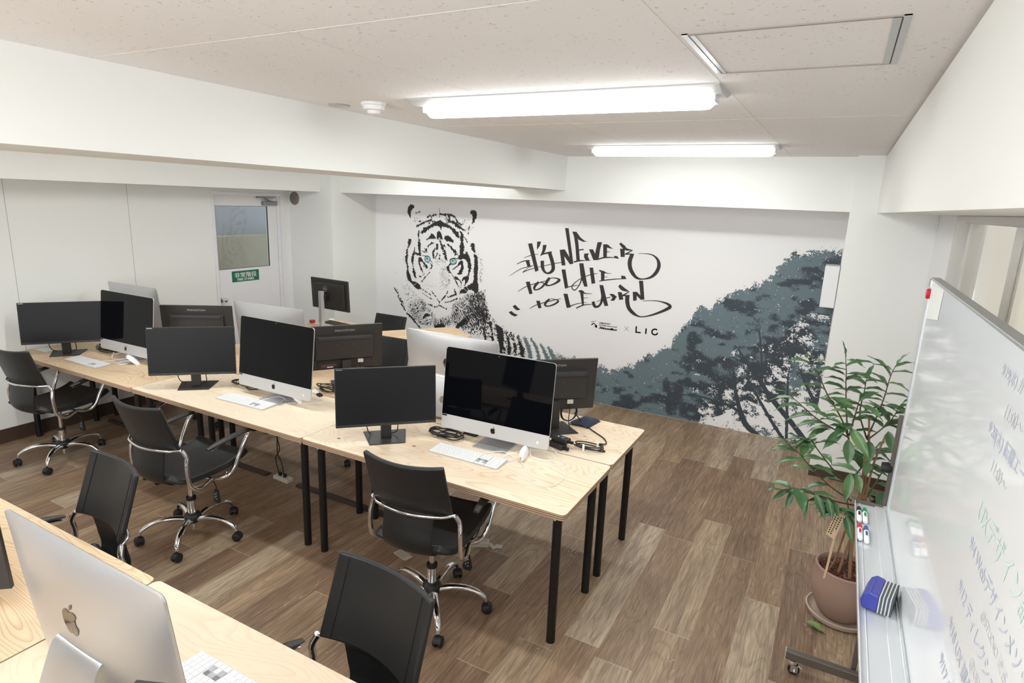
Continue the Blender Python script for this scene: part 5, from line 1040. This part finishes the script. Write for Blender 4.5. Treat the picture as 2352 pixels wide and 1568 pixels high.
eb.prism([(x, z) for x, z in prof], -0.058, 0.058, M=Matrix.Rotation(PI/2, 4, 'X')); eb.build('grip', plain('eraser_blue', rgb(62, 66, 160), 0.35), er, bevel=0.005)
fl1 = plain('felt_light', rgb(196, 200, 204), 0.95, bump=0.5, nscale=400); fl2 = plain('felt_dark', rgb(84, 88, 92), 0.95)
q = MB()
for i in range(8): q.box((0.0045+i*0.0045, -0.054, 0.004), (0.0045+i*0.0045+0.0038, 0.054, 0.056), 1 if i % 2 else 0)
q.build('felt', [fl1, fl2], er)

# ================================================================ potted plant
rnd = random.Random(5); PX, PY = 0.248, 3.225
sc = MB().lathe([(0.001, 0.0), (0.128, 0.0), (0.150, 0.012), (0.158, 0.034), (0.150, 0.036), (0.140, 0.018), (0.12, 0.010), (0.001, 0.010)], (PX, PY, 0), 48)
o = sc.build('plant_saucer', plain('saucer_clay', rgb(186, 168, 154), 0.7, noise=0.05, nscale=30), smooth=40); tag(o, 'pale clay saucer on the floor under the plant pot', 'saucer')
pl = empty('potted_plant', (PX, PY, 0.0105)); tag(pl, 'leafy green plant in a round terracotta pot between the mural and the whiteboard', 'potted plant')
terr = plain('terracotta', rgb(158, 130, 115), 0.75, noise=0.10, nscale=7, bump=0.15)
MB().lathe([(0.001, 0.0), (0.085, 0.0), (0.105, 0.02), (0.136, 0.085), (0.150, 0.15), (0.150, 0.20), (0.142, 0.245), (0.143, 0.262), (0.134, 0.268), (0.128, 0.262), (0.128, 0.235), (0.001, 0.235)], n=56).build('pot', terr, pl, smooth=45)
so = MB()
for i in range(620):
    a = rnd.uniform(0, 2*PI); rr = 0.122*math.sqrt(rnd.random()); s_ = rnd.uniform(0.004, 0.009); c = Vector((rr*math.cos(a), rr*math.sin(a), 0.236+rnd.uniform(0, 0.006)))
    R = Euler((rnd.uniform(0, 6), rnd.uniform(0, 6), rnd.uniform(0, 6))).to_matrix()
    so.add([c + R @ Vector((x*s_*rnd.uniform(0.7, 1.1), y*s_*rnd.uniform(0.7, 1.1), z*s_*rnd.uniform(0.6, 1))) for x, y, z in ((1,0,0),(-1,0,0),(0,1,0),(0,-1,0),(0,0,1),(0,0,-1))], [(0,2,4),(2,1,4),(1,3,4),(3,0,4),(2,0,5),(1,2,5),(3,1,5),(0,3,5)])
o = so.build('pumice_gravel', plain('red_pumice', rgb(108, 62, 54), 0.9, noise=0.35, nscale=60), pl); tag(o, kind='stuff')
stems = MB(); leaves = MB(); twigs = MB()
org = Vector((PX, PY, 0.0105))
def L(px, py, dY=0.0): return at(px, py, Y=PY+dY) - org
def leaf(p, d, length, width, up=Vector((0, 0, 1)), droop=0.5):
    """pointed leaf with a fold along the midrib and a drooping tip"""
    d = d.normalized(); s_ = d.cross(up)
    if s_.length < 0.1: s_ = d.orthogonal()
    s_.normalize(); n_ = s_.cross(d).normalized(); m_ = 9; v = []; c = p.copy(); dr = d.copy(); tw = rnd.uniform(-0.25, 0.25); wav = rnd.uniform(0, 6)
    for i in range(m_+1):
        t = i/m_; w_ = width*0.5*(math.sin(PI*min(1, t*1.06)**0.82)**0.9 if t < 0.94 else math.sin(PI*min(1.0, 0.94*1.06)**0.82)**0.9*(1-t)/0.06)
        if t == 0: w_ = 0.001
        w_ = max(w_, 0.0006)
        a = s_*math.cos(tw*t)+n_*math.sin(tw*t); ll = 0.16*w_+0.002*math.sin(t*14+wav)
        v += [c - a*w_ + n_*(w_*0.32+0.0025*math.sin(t*16+wav)), c - a*w_*0.5+n_*w_*0.12, c.copy(), c + a*w_*0.5+n_*w_*0.12, c + a*w_ + n_*(w_*0.32+0.0025*math.sin(t*15+wav+2))]
        dr = (dr + Vector((0, 0, -1))*droop/m_).normalized(); n_ = (n_ - dr*n_.dot(dr)).normalized(); s_ = dr.cross(n_).normalized(); s_ = s_ if s_.dot(a) > 0 else -s_
        c = c + dr*length/m_
    f = [(i*5+k_, i*5+k_+1, (i+1)*5+k_+1, (i+1)*5+k_) for i in range(m_) for k_ in range(4)]
    leaves.add(v, f)
# woody stems rising from the gravel
stem_paths = [[(0.015, -0.06, 0.235), (0.0, -0.04, 0.40), (0.0, -0.02, 0.60), (-0.005, 0.0, 0.80), (-0.02, 0.0, 0.92)],
              [(-0.035, -0.03, 0.235), (-0.02, -0.02, 0.35), (0.0, -0.01, 0.50), (0.010, 0.0, 0.70), (0.0, 0.01, 0.90), (-0.02, 0.02, 1.05)],
              [(0.05, 0.03, 0.235), (0.035, 0.02, 0.42), (0.025, 0.01, 0.62), (0.03, 0.0, 0.82), (0.06, 0.02, 0.98)],
              [(-0.06, 0.03, 0.235), (-0.045, 0.02, 0.36), (-0.03, 0.01, 0.52), (-0.06, 0.02, 0.64)],
              [(-0.075, -0.02, 0.235), (-0.055, -0.02, 0.32), (-0.04, 0.0, 0.45)]]
for q, r_ in zip(stem_paths, (0.0085, 0.007, 0.0065, 0.0055, 0.005)): stems.tube(q, [r_, r_*0.85, r_*0.6], n=8, sub=5)
stems.build('woody_stem', plain('stem_brown', rgb(150, 112, 84), 0.75, noise=0.15, nscale=60), pl, smooth=60)
ples = MB(); ples.tube([(0.0, 0.035, 0.235), (-0.002, 0.03, 0.78)], 0.004, n=8, sub=1); ples.build('support_stake', plain('stake_green', rgb(64, 84, 70), 0.5), pl)
br_ = [  # branch polylines traced on the plant, (px, py, depth offset)
    [(1950, 1010, 0.0), (1932, 960, -0.03), (1900, 905, -0.05), (1880, 860, -0.06), (1856, 822, -0.07)],
    [(1947, 1000, 0.0), (1944, 940, 0.02), (1943, 880, 0.03), (1944, 850, 0.03), (1942, 822, 0.03)],
    [(1950, 1005, 0.0), (1915, 985, -0.08), (1875, 960, -0.12), (1840, 930, -0.15), (1812, 905, -0.16)],
    [(1990, 1008, 0.04), (2010, 965, 0.05), (2030, 915, 0.06), (2045, 865, 0.06), (2057, 840, 0.06)],
    [(1992, 1010, 0.04), (2025, 985, 0.02), (2050, 960, 0.02), (2068, 930, 0.03)],
    [(1960, 1120, 0.0), (1920, 1085, -0.06), (1880, 1035, -0.1), (1862, 1010, -0.12), (1840, 1010, -0.12)],
    [(1955, 1150, 0.0), (1905, 1115, -0.08), (1860, 1070, -0.12), (1835, 1040, -0.14), (1812, 1020, -0.15)],
    [(1962, 1160, 0.0), (1915, 1150, -0.12), (1870, 1135, -0.17), (1830, 1122, -0.20), (1795, 1125, -0.22)],
    [(1985, 1150, 0.02), (2010, 1110, 0.04), (2035, 1070, 0.05), (2050, 1050, 0.05)],
    [(1965, 1090, 0.0), (1990, 1060, 0.02), (2010, 1030, 0.03)],
    [(1990, 1005, 0.03), (1975, 950, 0.08), (1985, 900, 0.10), (1990, 870, 0.10)],
    [(1950, 1000, 0.0), (1965, 950, -0.10), (1975, 915, -0.14)],
    [(1975, 1170, 0.0), (2005, 1150, 0.06), (2030, 1140, 0.08)],
    [(1945, 1180, -0.02), (1930, 1170, -0.12), (1905, 1165, -0.17)]]
big = rnd.uniform
for bi, q in enumerate(br_):
    P = [L(a, b, c) for a, b, c in q]; twigs.tube(P, [0.0042, 0.003, 0.0016], n=6, sub=4)
    C = [Vector(p) for p in catmull(P, 6)]; tot = len(C); nl = {0: 10, 1: 12, 2: 10, 3: 12, 4: 10, 5: 10, 6: 9, 7: 8}.get(bi, 8)
    ax = (C[-1]-C[0]).normalized()
    for j in range(nl):
        t = 0.22+0.78*(j+0.5)/nl; p = C[min(tot-1, int(t*(tot-1)))]; side = 1 if j % 2 else -1
        a = rnd.uniform(0, 2*PI); out = Vector((math.cos(a), math.sin(a)*0.75, rnd.uniform(-0.25, 0.35)))
        lat = Vector((side, rnd.uniform(-0.6, 0.6), rnd.uniform(-0.1, 0.35))); d = (lat*0.9+out*0.45+ax*0.35)
        ln = rnd.uniform(0.095, 0.150)*(0.8 if t > 0.9 else 1); leaf(p, d, ln, ln*rnd.uniform(0.34, 0.44), droop=rnd.uniform(0.5, 1.1))
    leaf(C[-1], ax+Vector((rnd.uniform(-0.4, 0.4), 0, 0.1)), 0.085, 0.026, droop=0.7)
# the big hanging leaves seen in front of the stems
for a, b, c, tx1, ty1, w_ in [(1948, 1008, -0.10, 1948, 1068, 0.034), (1952, 982, -0.10, 1992, 1052, 0.034), (1938, 985, -0.10, 1892, 1030, 0.030), (1996, 1012, -0.04, 1994, 1065, 0.036), (1955, 1085, -0.10, 1940, 1150, 0.032), (1965, 1085, -0.06, 1976, 1132, 0.028),
                           (1845, 1125, -0.2, 1848, 1186, 0.024), (1872, 1132, -0.2, 1893, 1190, 0.024), (1900, 1145, -0.2, 1912, 1192, 0.022), (1940, 1178, -0.12, 1955, 1245, 0.026), (1950, 1178, -0.10, 1985, 1235, 0.024), (2040, 990, 0.0, 2046, 1038, 0.028), (1996, 1060, -0.03, 1985, 1092, 0.03), (1822, 1125, -0.2, 1805, 1168, 0.02), (1810, 1122, -0.2, 1772, 1150, 0.018), (1975, 1160, -0.04, 2022, 1160, 0.03), (2030, 1130, 0.02, 2012, 1165, 0.03)]:
    p = L(a, b, c); e = L(tx1, ty1, c-0.02); dd = e-p; leaf(p, dd+Vector((0, -0.02, 0.25*dd.length)), dd.length*1.05, w_*1.45, up=Vector((0.1, -1, 0.3)), droop=0.35)
kL = N('plant_leaf'); tc = kL.n('ShaderNodeTexCoord'); ns = kL.n('ShaderNodeTexNoise', i_Scale=7.0, i_Detail=2.0); kL.l(tc.outputs['Object'], ns.inputs['Vector'])
kL.l(kL.ramp(ns.outputs[0], [(0.3, rgb(62, 98, 64)), (0.55, rgb(86, 124, 80)), (0.75, rgb(120, 156, 94))]), kL.b.inputs['Base Color']); kL.b.inputs['Roughness'].default_value = 0.33; kL.b.inputs['Subsurface Weight'].default_value = 0.0
leaves.build('foliage', kL.m, pl, smooth=60)
twigs.build('twig', plain('twig_brown', rgb(96, 84, 58), 0.7), pl, smooth=60)
# wooden name board stuck in the pot
sb = empty('plant_sign', (0.150, 3.115, 0.262)); tag(sb, 'small wooden name board with black writing stuck in the plant pot', 'plant sign')
a0 = Vector((0, 0, -0.02)); st_ = MB(); st_.obox((0.010, 0.003, 0.10), (0.010, 0.004, 0.245), ry=0.06); st_.build('stick', plain('bare_wood', rgb(222, 194, 162), 0.6), sb)
MB().obox((0.012, -0.002, 0.275), (0.045, 0.008, 0.145), rz=-0.5, ry=0.22).build('board', plain('sign_wood', rgb(226, 200, 166), 0.6, noise=0.05, nscale=50), sb, bevel=0.001)
wr = MB()
for c_ in range(3):
    for i in range(9 if c_ < 2 else 6): wr.add([Matrix.Translation((0.012, -0.002, 0.275)) @ Euler((0, 0.22, -0.5)).to_matrix().to_4x4() @ Vector(p) for p in [(-0.017+c_*0.012, -0.0045, 0.055-i*0.013), (-0.017+c_*0.012+0.006, -0.0045, 0.055-i*0.013), (-0.017+c_*0.012+0.005, -0.0045, 0.047-i*0.013), (-0.016+c_*0.012, -0.0045, 0.048-i*0.013)]], [(0, 1, 2, 3)])
wr.build('writing', m_logo, sb)
lf_save = leaves; leaves = MB(); leaf(Vector((-0.045, 0.02, 0.012)), Vector((1, -0.35, 0.25)), 0.10, 0.045, droop=0.7)
fl = leaves.build('fallen_leaf', plain('fallen_leaf_green', rgb(122, 146, 86), 0.5, noise=0.15, nscale=30), smooth=60); fl.location = (0.150, 3.035, 0.004); tag(fl, 'fallen green leaf on the floor beside the saucer', 'leaf')

# ================================================================ cables and small things
rnd = random.Random(8)
def cable(name, pts, r, mat, label=None, cat='cable', group=None, parent=None, sub=8):
    mb = MB(); mb.tube(pts, r, n=8, sub=sub); o = mb.build(name, mat, parent, smooth=60)
    if label: tag(o, label, cat, group)
    return o
def tangle(x, y, rx_, ry_, n, seed, label, stretch=0.0):
    rr = random.Random(seed); mb = MB()
    for i in range(n):
        pts = []; cx, cy = x+rr.uniform(-0.3, 0.3)*rx_, y+rr.uniform(-0.3, 0.3)*ry_; ph = rr.uniform(0, 6); a_, b_ = rx_*rr.uniform(0.55, 1.0), ry_*rr.uniform(0.5, 1.0)
        for j in range(rr.randint(7, 11)):
            t = ph+j*0.75; pts.append((cx+a_*math.cos(t)+rr.uniform(-0.015, 0.015), cy+b_*math.sin(t)+rr.uniform(-0.01, 0.01), TZ+0.004+0.0055*i+rr.uniform(0, 0.010)))
        mb.tube(pts, rr.choice((0.0028, 0.0034, 0.0038)), n=7, sub=6)
    o = mb.build('cable_tangle', m_caster, smooth=60); tag(o, label, 'cables', 'tangled black cables between the screens'); return o
tangle(-1.80, 2.66, 0.13, 0.055, 6, 1, 'black cables lying between the two screens on the right front table')
tangle(-3.42, 2.66, 0.14, 0.06, 7, 2, 'black cables lying between the two screens on the middle front table')
tangle(-5.06, 2.665, 0.14, 0.06, 7, 3, 'black cables lying between the two screens on the left front table')
tangle(-2.90, 2.90, 0.10, 0.05, 5, 4, 'black cables behind the middle computer by the white adapter')
ad = empty('video_adapter', (-2.965, 2.812, TZ), -0.35); tag(ad, 'white square display adapter beside the middle computer', 'adapter')
MB().box((-0.03, -0.020, 0), (0.03, 0.020, 0.016)).build('case', m_key, ad, bevel=0.003); MB().box((0.03, -0.011, 0.002), (0.062, 0.011, 0.014)).build('plug', m_key, ad, bevel=0.002); MB().box((0.062, -0.014, 0.001), (0.105, 0.014, 0.016)).build('black_plug', m_caster, ad, bevel=0.003)
# the black power adapters and coiled lead on the right rear table
for (x, y, z, rz, lb) in [(-1.215, 2.875, TZ, -0.30, 'flat black power adapter lying on the right rear table'), (-1.205, 2.900, TZ+0.027, -0.20, 'black power adapter with a blue logo stacked on the other one')]:
    p_ = empty('power_adapter', (x, y, z), rz); tag(p_, lb, 'power adapter', 'power adapters')
    MB().box((-0.05, -0.024, 0), (0.05, 0.024, 0.026)).build('case', m_black, p_, bevel=0.004); MB().box((0.05, -0.008, 0.006), (0.080, 0.008, 0.020)).build('plug', m_caster, p_, bevel=0.002); MB().box((-0.085, -0.010, 0.005), (-0.05, 0.010, 0.021)).build('rear_plug', m_caster, p_, bevel=0.002)
    if z > TZ: MB().box((0.005, -0.010, 0.0262), (0.022, 0.010, 0.0266)).build('logo_mark', plain('logo_blue', rgb(70, 130, 190), 0.4), p_); MB().box((-0.02, -0.006, 0.0262), (-0.012, 0.006, 0.0266)).build('white_mark', m_signw, p_)
pts = []
for j in range(26):
    t = j*0.52; pts.append((-1.055+0.078*math.cos(t)+0.004*math.sin(j), 2.945+0.040*math.sin(t), TZ+0.005+0.0011*j))
cl_ = empty('coiled_cable', (0, 0, 0)); tag(cl_, 'black cable coiled with white ties at the right rear table corner', 'cable')
cable('lead', [(-1.125, 2.895, TZ+0.03), (-1.11, 2.92, TZ+0.015)]+pts+[(-1.02, 3.00, TZ+0.02), (-1.00, 3.06, TZ+0.005), (-1.04, 3.13, TZ+0.005), (-1.14, 3.21, TZ+0.005), (-1.22, 3.26, TZ+0.02), (-1.27, 3.24, TZ+0.08)], 0.0036, m_caster, parent=cl_)
for x, y in ((-1.075, 2.907), (-1.020, 2.978)): MB().obox((x, y, TZ+0.018), (0.012, 0.016, 0.036), rz=0.4).build('cable_tie', m_signw, cl_, bevel=0.002)
pts = [(-1.335+0.048*math.cos(t_)*0.9, 3.225+0.02*math.sin(t_)+0.004*i, TZ+0.060+0.050*math.sin(t_)) for i, t_ in enumerate([k_*0.6 for k_ in range(32)])]
pts = [(-1.325+0.045*math.cos(k_*0.6)+0.004*math.sin(k_), 3.285+0.026*math.sin(k_*0.6+0.5), TZ+0.062+0.052*math.sin(k_*0.6)) for k_ in range(30)]
cable('hanging_coil', pts, 0.0034, m_caster, 'upright coil of black cable leaning beside the right rear monitor stand', group=None)
cb_ = MB(); cb_.grid(lambda u_, v_: (-1.26+0.13*(u_-0.5)*(1-0.12*v_)+0.03*v_, 3.305+0.20*(v_-0.5)*0.8, TZ+0.002+0.035*math.sin(PI*u_)**0.5*math.sin(PI*(0.05+0.9*v_))**0.5+0.003*math.sin(u_*11+v_*5)), 16, 14)
o = cb_.build('folded_cloth', plain('navy_cloth', rgb(44, 50, 70), 0.8, noise=0.1, nscale=80), smooth=60); o.location = (0.02, 0.0, 0); tag(o, 'folded navy cloth behind the right rear monitor', 'cloth')
dh = MB().obox((-1.70, 2.765, TZ+0.010), (0.085, 0.035, 0.020), rz=-0.1); o = dh.build('usb_hub', plain('hub_brown', rgb(52, 42, 38), 0.4), bevel=0.003); tag(o, 'small dark device under the biggest screen', 'hub')
# white leads of keyboards and mice
W = m_key
cable('white_cable', [(-1.50, 2.558, TZ+0.006), (-1.48, 2.60, TZ+0.005), (-1.42, 2.635, TZ+0.012), (-1.36, 2.62, TZ+0.006), (-1.33, 2.58, TZ+0.005), (-1.36, 2.56, TZ+0.005), (-1.39, 2.60, TZ+0.007), (-1.33, 2.68, TZ+0.02), (-1.27, 2.75, TZ+0.012), (-1.20, 2.76, TZ+0.005), (-1.155, 2.70, TZ+0.005), (-1.20, 2.66, TZ+0.005), (-1.27, 2.67, TZ+0.010), (-1.30, 2.72, TZ+0.03)], 0.0019, W, 'curled white cable of the keyboard on the right front table', 'cable', 'white cables')
cable('white_cable', [(-1.30, 2.59, TZ+0.012), (-1.245, 2.545, TZ+0.003), (-1.19, 2.46, TZ+0.003), (-1.15, 2.41, TZ+0.003), (-1.08, 2.40, TZ+0.003), (-1.03, 2.45, TZ+0.003), (-1.03, 2.55, TZ+0.003), (-1.08, 2.66, TZ+0.003), (-1.15, 2.76, TZ+0.004), (-1.22, 2.81, TZ+0.02)], 0.0017, W, 'white mouse cable looping to the edge of the right front table', 'cable', 'white cables')
cable('white_cable', [(-3.11, 2.50, TZ+0.006), (-3.09, 2.56, TZ+0.008), (-3.05, 2.60, TZ+0.014), (-3.00, 2.60, TZ+0.008), (-2.99, 2.57, TZ+0.006), (-2.975, 2.55, TZ+0.004), (-2.93, 2.55, TZ+0.004), (-2.90, 2.62, TZ+0.006), (-2.95, 2.72, TZ+0.02), (-3.02, 2.74, TZ+0.05)], 0.0019, W, 'white cable from the keyboard to the middle computer', 'cable', 'white cables')
cable('white_cable', [(-2.975, 2.585, TZ+0.010), (-2.95, 2.575, TZ+0.004), (-2.86, 2.60, TZ+0.003), (-2.78, 2.70, TZ+0.003), (-2.76, 2.79, TZ+0.003), (-2.82, 2.86, TZ+0.004)], 0.0017, W, 'white cable curving behind the mouse on the middle front table', 'cable', 'white cables')
cable('white_cable', [(-4.78, 2.44, TZ+0.006), (-4.74, 2.50, TZ+0.006), (-4.70, 2.56, TZ+0.012), (-4.62, 2.60, TZ+0.02), (-4.57, 2.55, TZ+0.01), (-4.58, 2.49, TZ+0.004), (-4.63, 2.48, TZ+0.004), (-4.64, 2.53, TZ+0.01), (-4.60, 2.60, TZ+0.006), (-4.52, 2.60, TZ+0.004)], 0.0019, W, 'white cable curled around the mouse on the left front table', 'cable', 'white cables')
cable('white_cable', [(-4.88, 2.60, TZ+0.03), (-4.84, 2.56, TZ+0.006), (-4.90, 2.60, TZ+0.004), (-4.86, 2.66, TZ+0.02), (-4.76, 2.68, TZ+0.03), (-4.70, 2.66, TZ+0.05)], 0.0026, W, 'thick white lead under the left front computer', 'cable', 'white cables')
cable('white_cable', [(-5.46, 2.60, TZ+0.05), (-5.45, 2.53, TZ+0.006), (-5.40, 2.50, TZ+0.003), (-5.30, 2.55, TZ+0.003), (-5.2, 2.62, TZ+0.003)], 0.0018, W, 'thin white cable by the left wall behind the monitor', 'cable', 'white cables')
for (x, y, n_, s_) in ((-3.035, 2.665, 4, 31), (-1.52, 2.790, 4, 32)):
    mb = MB(); rr = random.Random(s_)
    for i in range(n_): mb.tube([(x+0.055*math.cos(t_+i), y+0.020*math.sin(t_+i), TZ+0.028+0.004*i+0.004*math.sin(3*t_)) for t_ in [k_*0.7 for k_ in range(8)]], 0.0026, n=7, sub=6)
    o = mb.build('white_cable_coil', W, smooth=60); tag(o, 'coil of white cable under the %s computer' % ('middle front' if x < -2 else 'right front'), 'cable', 'white cable coils')
# things on the rear table
rd = MB().lathe([(0.001, 0), (0.026, 0), (0.030, 0.012), (0.026, 0.028), (0.001, 0.03)], (-4.68, 4.45, TZ), 20); o = rd.build('red_box', plain('red_plastic', rgb(158, 40, 52), 0.5), smooth=40); tag(o, 'small red object beside the raised monitor', 'box')
cable('black_cable', [(-4.66, 4.52, TZ+0.01), (-4.58, 4.46, TZ+0.06), (-4.50, 4.40, TZ+0.14), (-4.44, 4.37, TZ+0.20)], 0.003, m_caster, 'black cable rising to the raised monitor', 'cable')
tp = MB().lathe([(0.001, 0), (0.028, 0), (0.03, 0.01), (0.022, 0.018), (0.001, 0.02)], (-4.62, 4.66, TZ), 20); o = tp.build('white_puck', m_key, smooth=40); tag(o, 'round white object behind the raised monitor stand', 'puck')
pn = MB().box((-5.545, 2.36, TZ), (-5.40, 2.44, TZ+0.001)); o = pn.build('note_paper', m_signw); tag(o, 'small note lying on the left front table by the wall', 'paper')
# floor: cable cover, power strips, hanging leads, scraps
cc = MB(); v = []
for x in (-5.4, -3.42): v += [(x, 2.785-0.032, 0.0005), (x, 2.785-0.015, 0.014), (x, 2.785+0.015, 0.014), (x, 2.785+0.032, 0.0005)]
cc.add(v, [(0, 1, 5, 4), (1, 2, 6, 5), (2, 3, 7, 6), (0, 4, 7, 3), (0, 3, 2, 1), (4, 5, 6, 7)]); m_cov = plain('cable_cover_brown', rgb(64, 52, 46), 0.5)
o = cc.build('cable_cover', m_cov); tag(o, 'dark floor cable cover running under the left half of the island', 'cable cover', 'floor cable covers')
c2 = MB(); v = [(x+1.98+0.32 if x < -4 else -1.75, y, z) for x, y, z in v]; v = []
for x in (-3.12, -1.76): v += [(x, 2.785-0.032, 0.0005), (x, 2.785-0.015, 0.014), (x, 2.785+0.015, 0.014), (x, 2.785+0.032, 0.0005)]
c2.add(v, [(0, 1, 5, 4), (1, 2, 6, 5), (2, 3, 7, 6), (0, 4, 7, 3), (0, 3, 2, 1), (4, 5, 6, 7)]); o = c2.build('cable_cover', m_cov); tag(o, 'dark floor cable cover running under the right half of the island', 'cable cover', 'floor cable covers')
def strip(x, y, rz, lb):
    r = empty('power_strip', (x, y, 0), rz); tag(r, lb, 'power strip', 'white power strips')
    MB().box((-0.075, -0.028, 0), (0.075, 0.028, 0.026)).build('housing', plain('strip_ivory', rgb(212, 206, 194), 0.5), r, bevel=0.003)
    pg = MB()
    for dx in (-0.03, 0.02): pg.box((dx-0.012, -0.010, 0.026), (dx+0.012, 0.010, 0.052))
    pg.build('plug', m_caster, r, bevel=0.004)
    hl = MB()
    for dx in (-0.05, 0.05): hl.box((dx-0.002, -0.008, 0.0262), (dx, 0.008, 0.0266)); hl.box((dx+0.005, -0.008, 0.0262), (dx+0.007, 0.008, 0.0266))
    hl.build('socket_slot', m_caster, r)
    return r
strip(-3.27, 2.785, -0.05, 'white power strip on the floor under the middle table with two black plugs')
strip(-1.665, 2.800, 0.5, 'white power strip on the floor behind the right front chair')
cable('hanging_lead', [(-3.30, 2.775, 0.05), (-3.32, 2.77, 0.16), (-3.30, 2.79, 0.22), (-3.33, 2.80, 0.30), (-3.38, 2.80, 0.45), (-3.44, 2.80, 0.60), (-3.46, 2.81, 0.668)], 0.0035, m_caster, 'black lead hanging from the tables, left of the pair at the middle power strip', 'cable', 'black leads under the tables')
cable('hanging_lead', [(-3.25, 2.775, 0.05), (-3.27, 2.775, 0.14), (-3.31, 2.78, 0.20), (-3.30, 2.78, 0.34), (-3.26, 2.79, 0.50), (-3.20, 2.81, 0.668)], 0.0035, m_caster, 'black lead hanging from the tables, right of the pair at the middle power strip', 'cable', 'black leads under the tables')
cable('hanging_lead', [(-1.70, 2.79, 0.05), (-1.69, 2.80, 0.20), (-1.60, 2.80, 0.42), (-1.57, 2.81, 0.668)], 0.0035, m_caster, 'black lead hanging behind the right front chair', 'cable', 'black leads under the tables')
pg = MB(); pg.obox((-1.575, 2.83, 0.004), (0.07, 0.028, 0.004), rz=-0.5); pg.obox((-1.54, 2.85, 0.003), (0.045, 0.035, 0.003), rz=0.2); o = pg.build('plastic_clip', plain('clip_ivory', rgb(206, 200, 188), 0.5)); tag(o, 'flat ivory plastic scraps beside the power strip behind the right front chair', 'scrap')
pt = empty('paper_slip', (-1.965, 2.485, 0.0006), -0.25); tag(pt, 'small printed paper slip on the floor left of the right front chair', 'paper')
MB().box((-0.055, -0.028, 0), (0.055, 0.028, 0.0006)).build('sheet', plain('slip_paper', rgb(196, 186, 172), 0.7), pt)
q = MB()
for i in range(7): q.box((-0.045, 0.018-i*0.0065, 0.0006), (0.045-(i*13 % 5)*0.006, 0.0205-i*0.0065, 0.0008))
q.build('print', plain('slip_print', rgb(120, 110, 100), 0.7), pt)
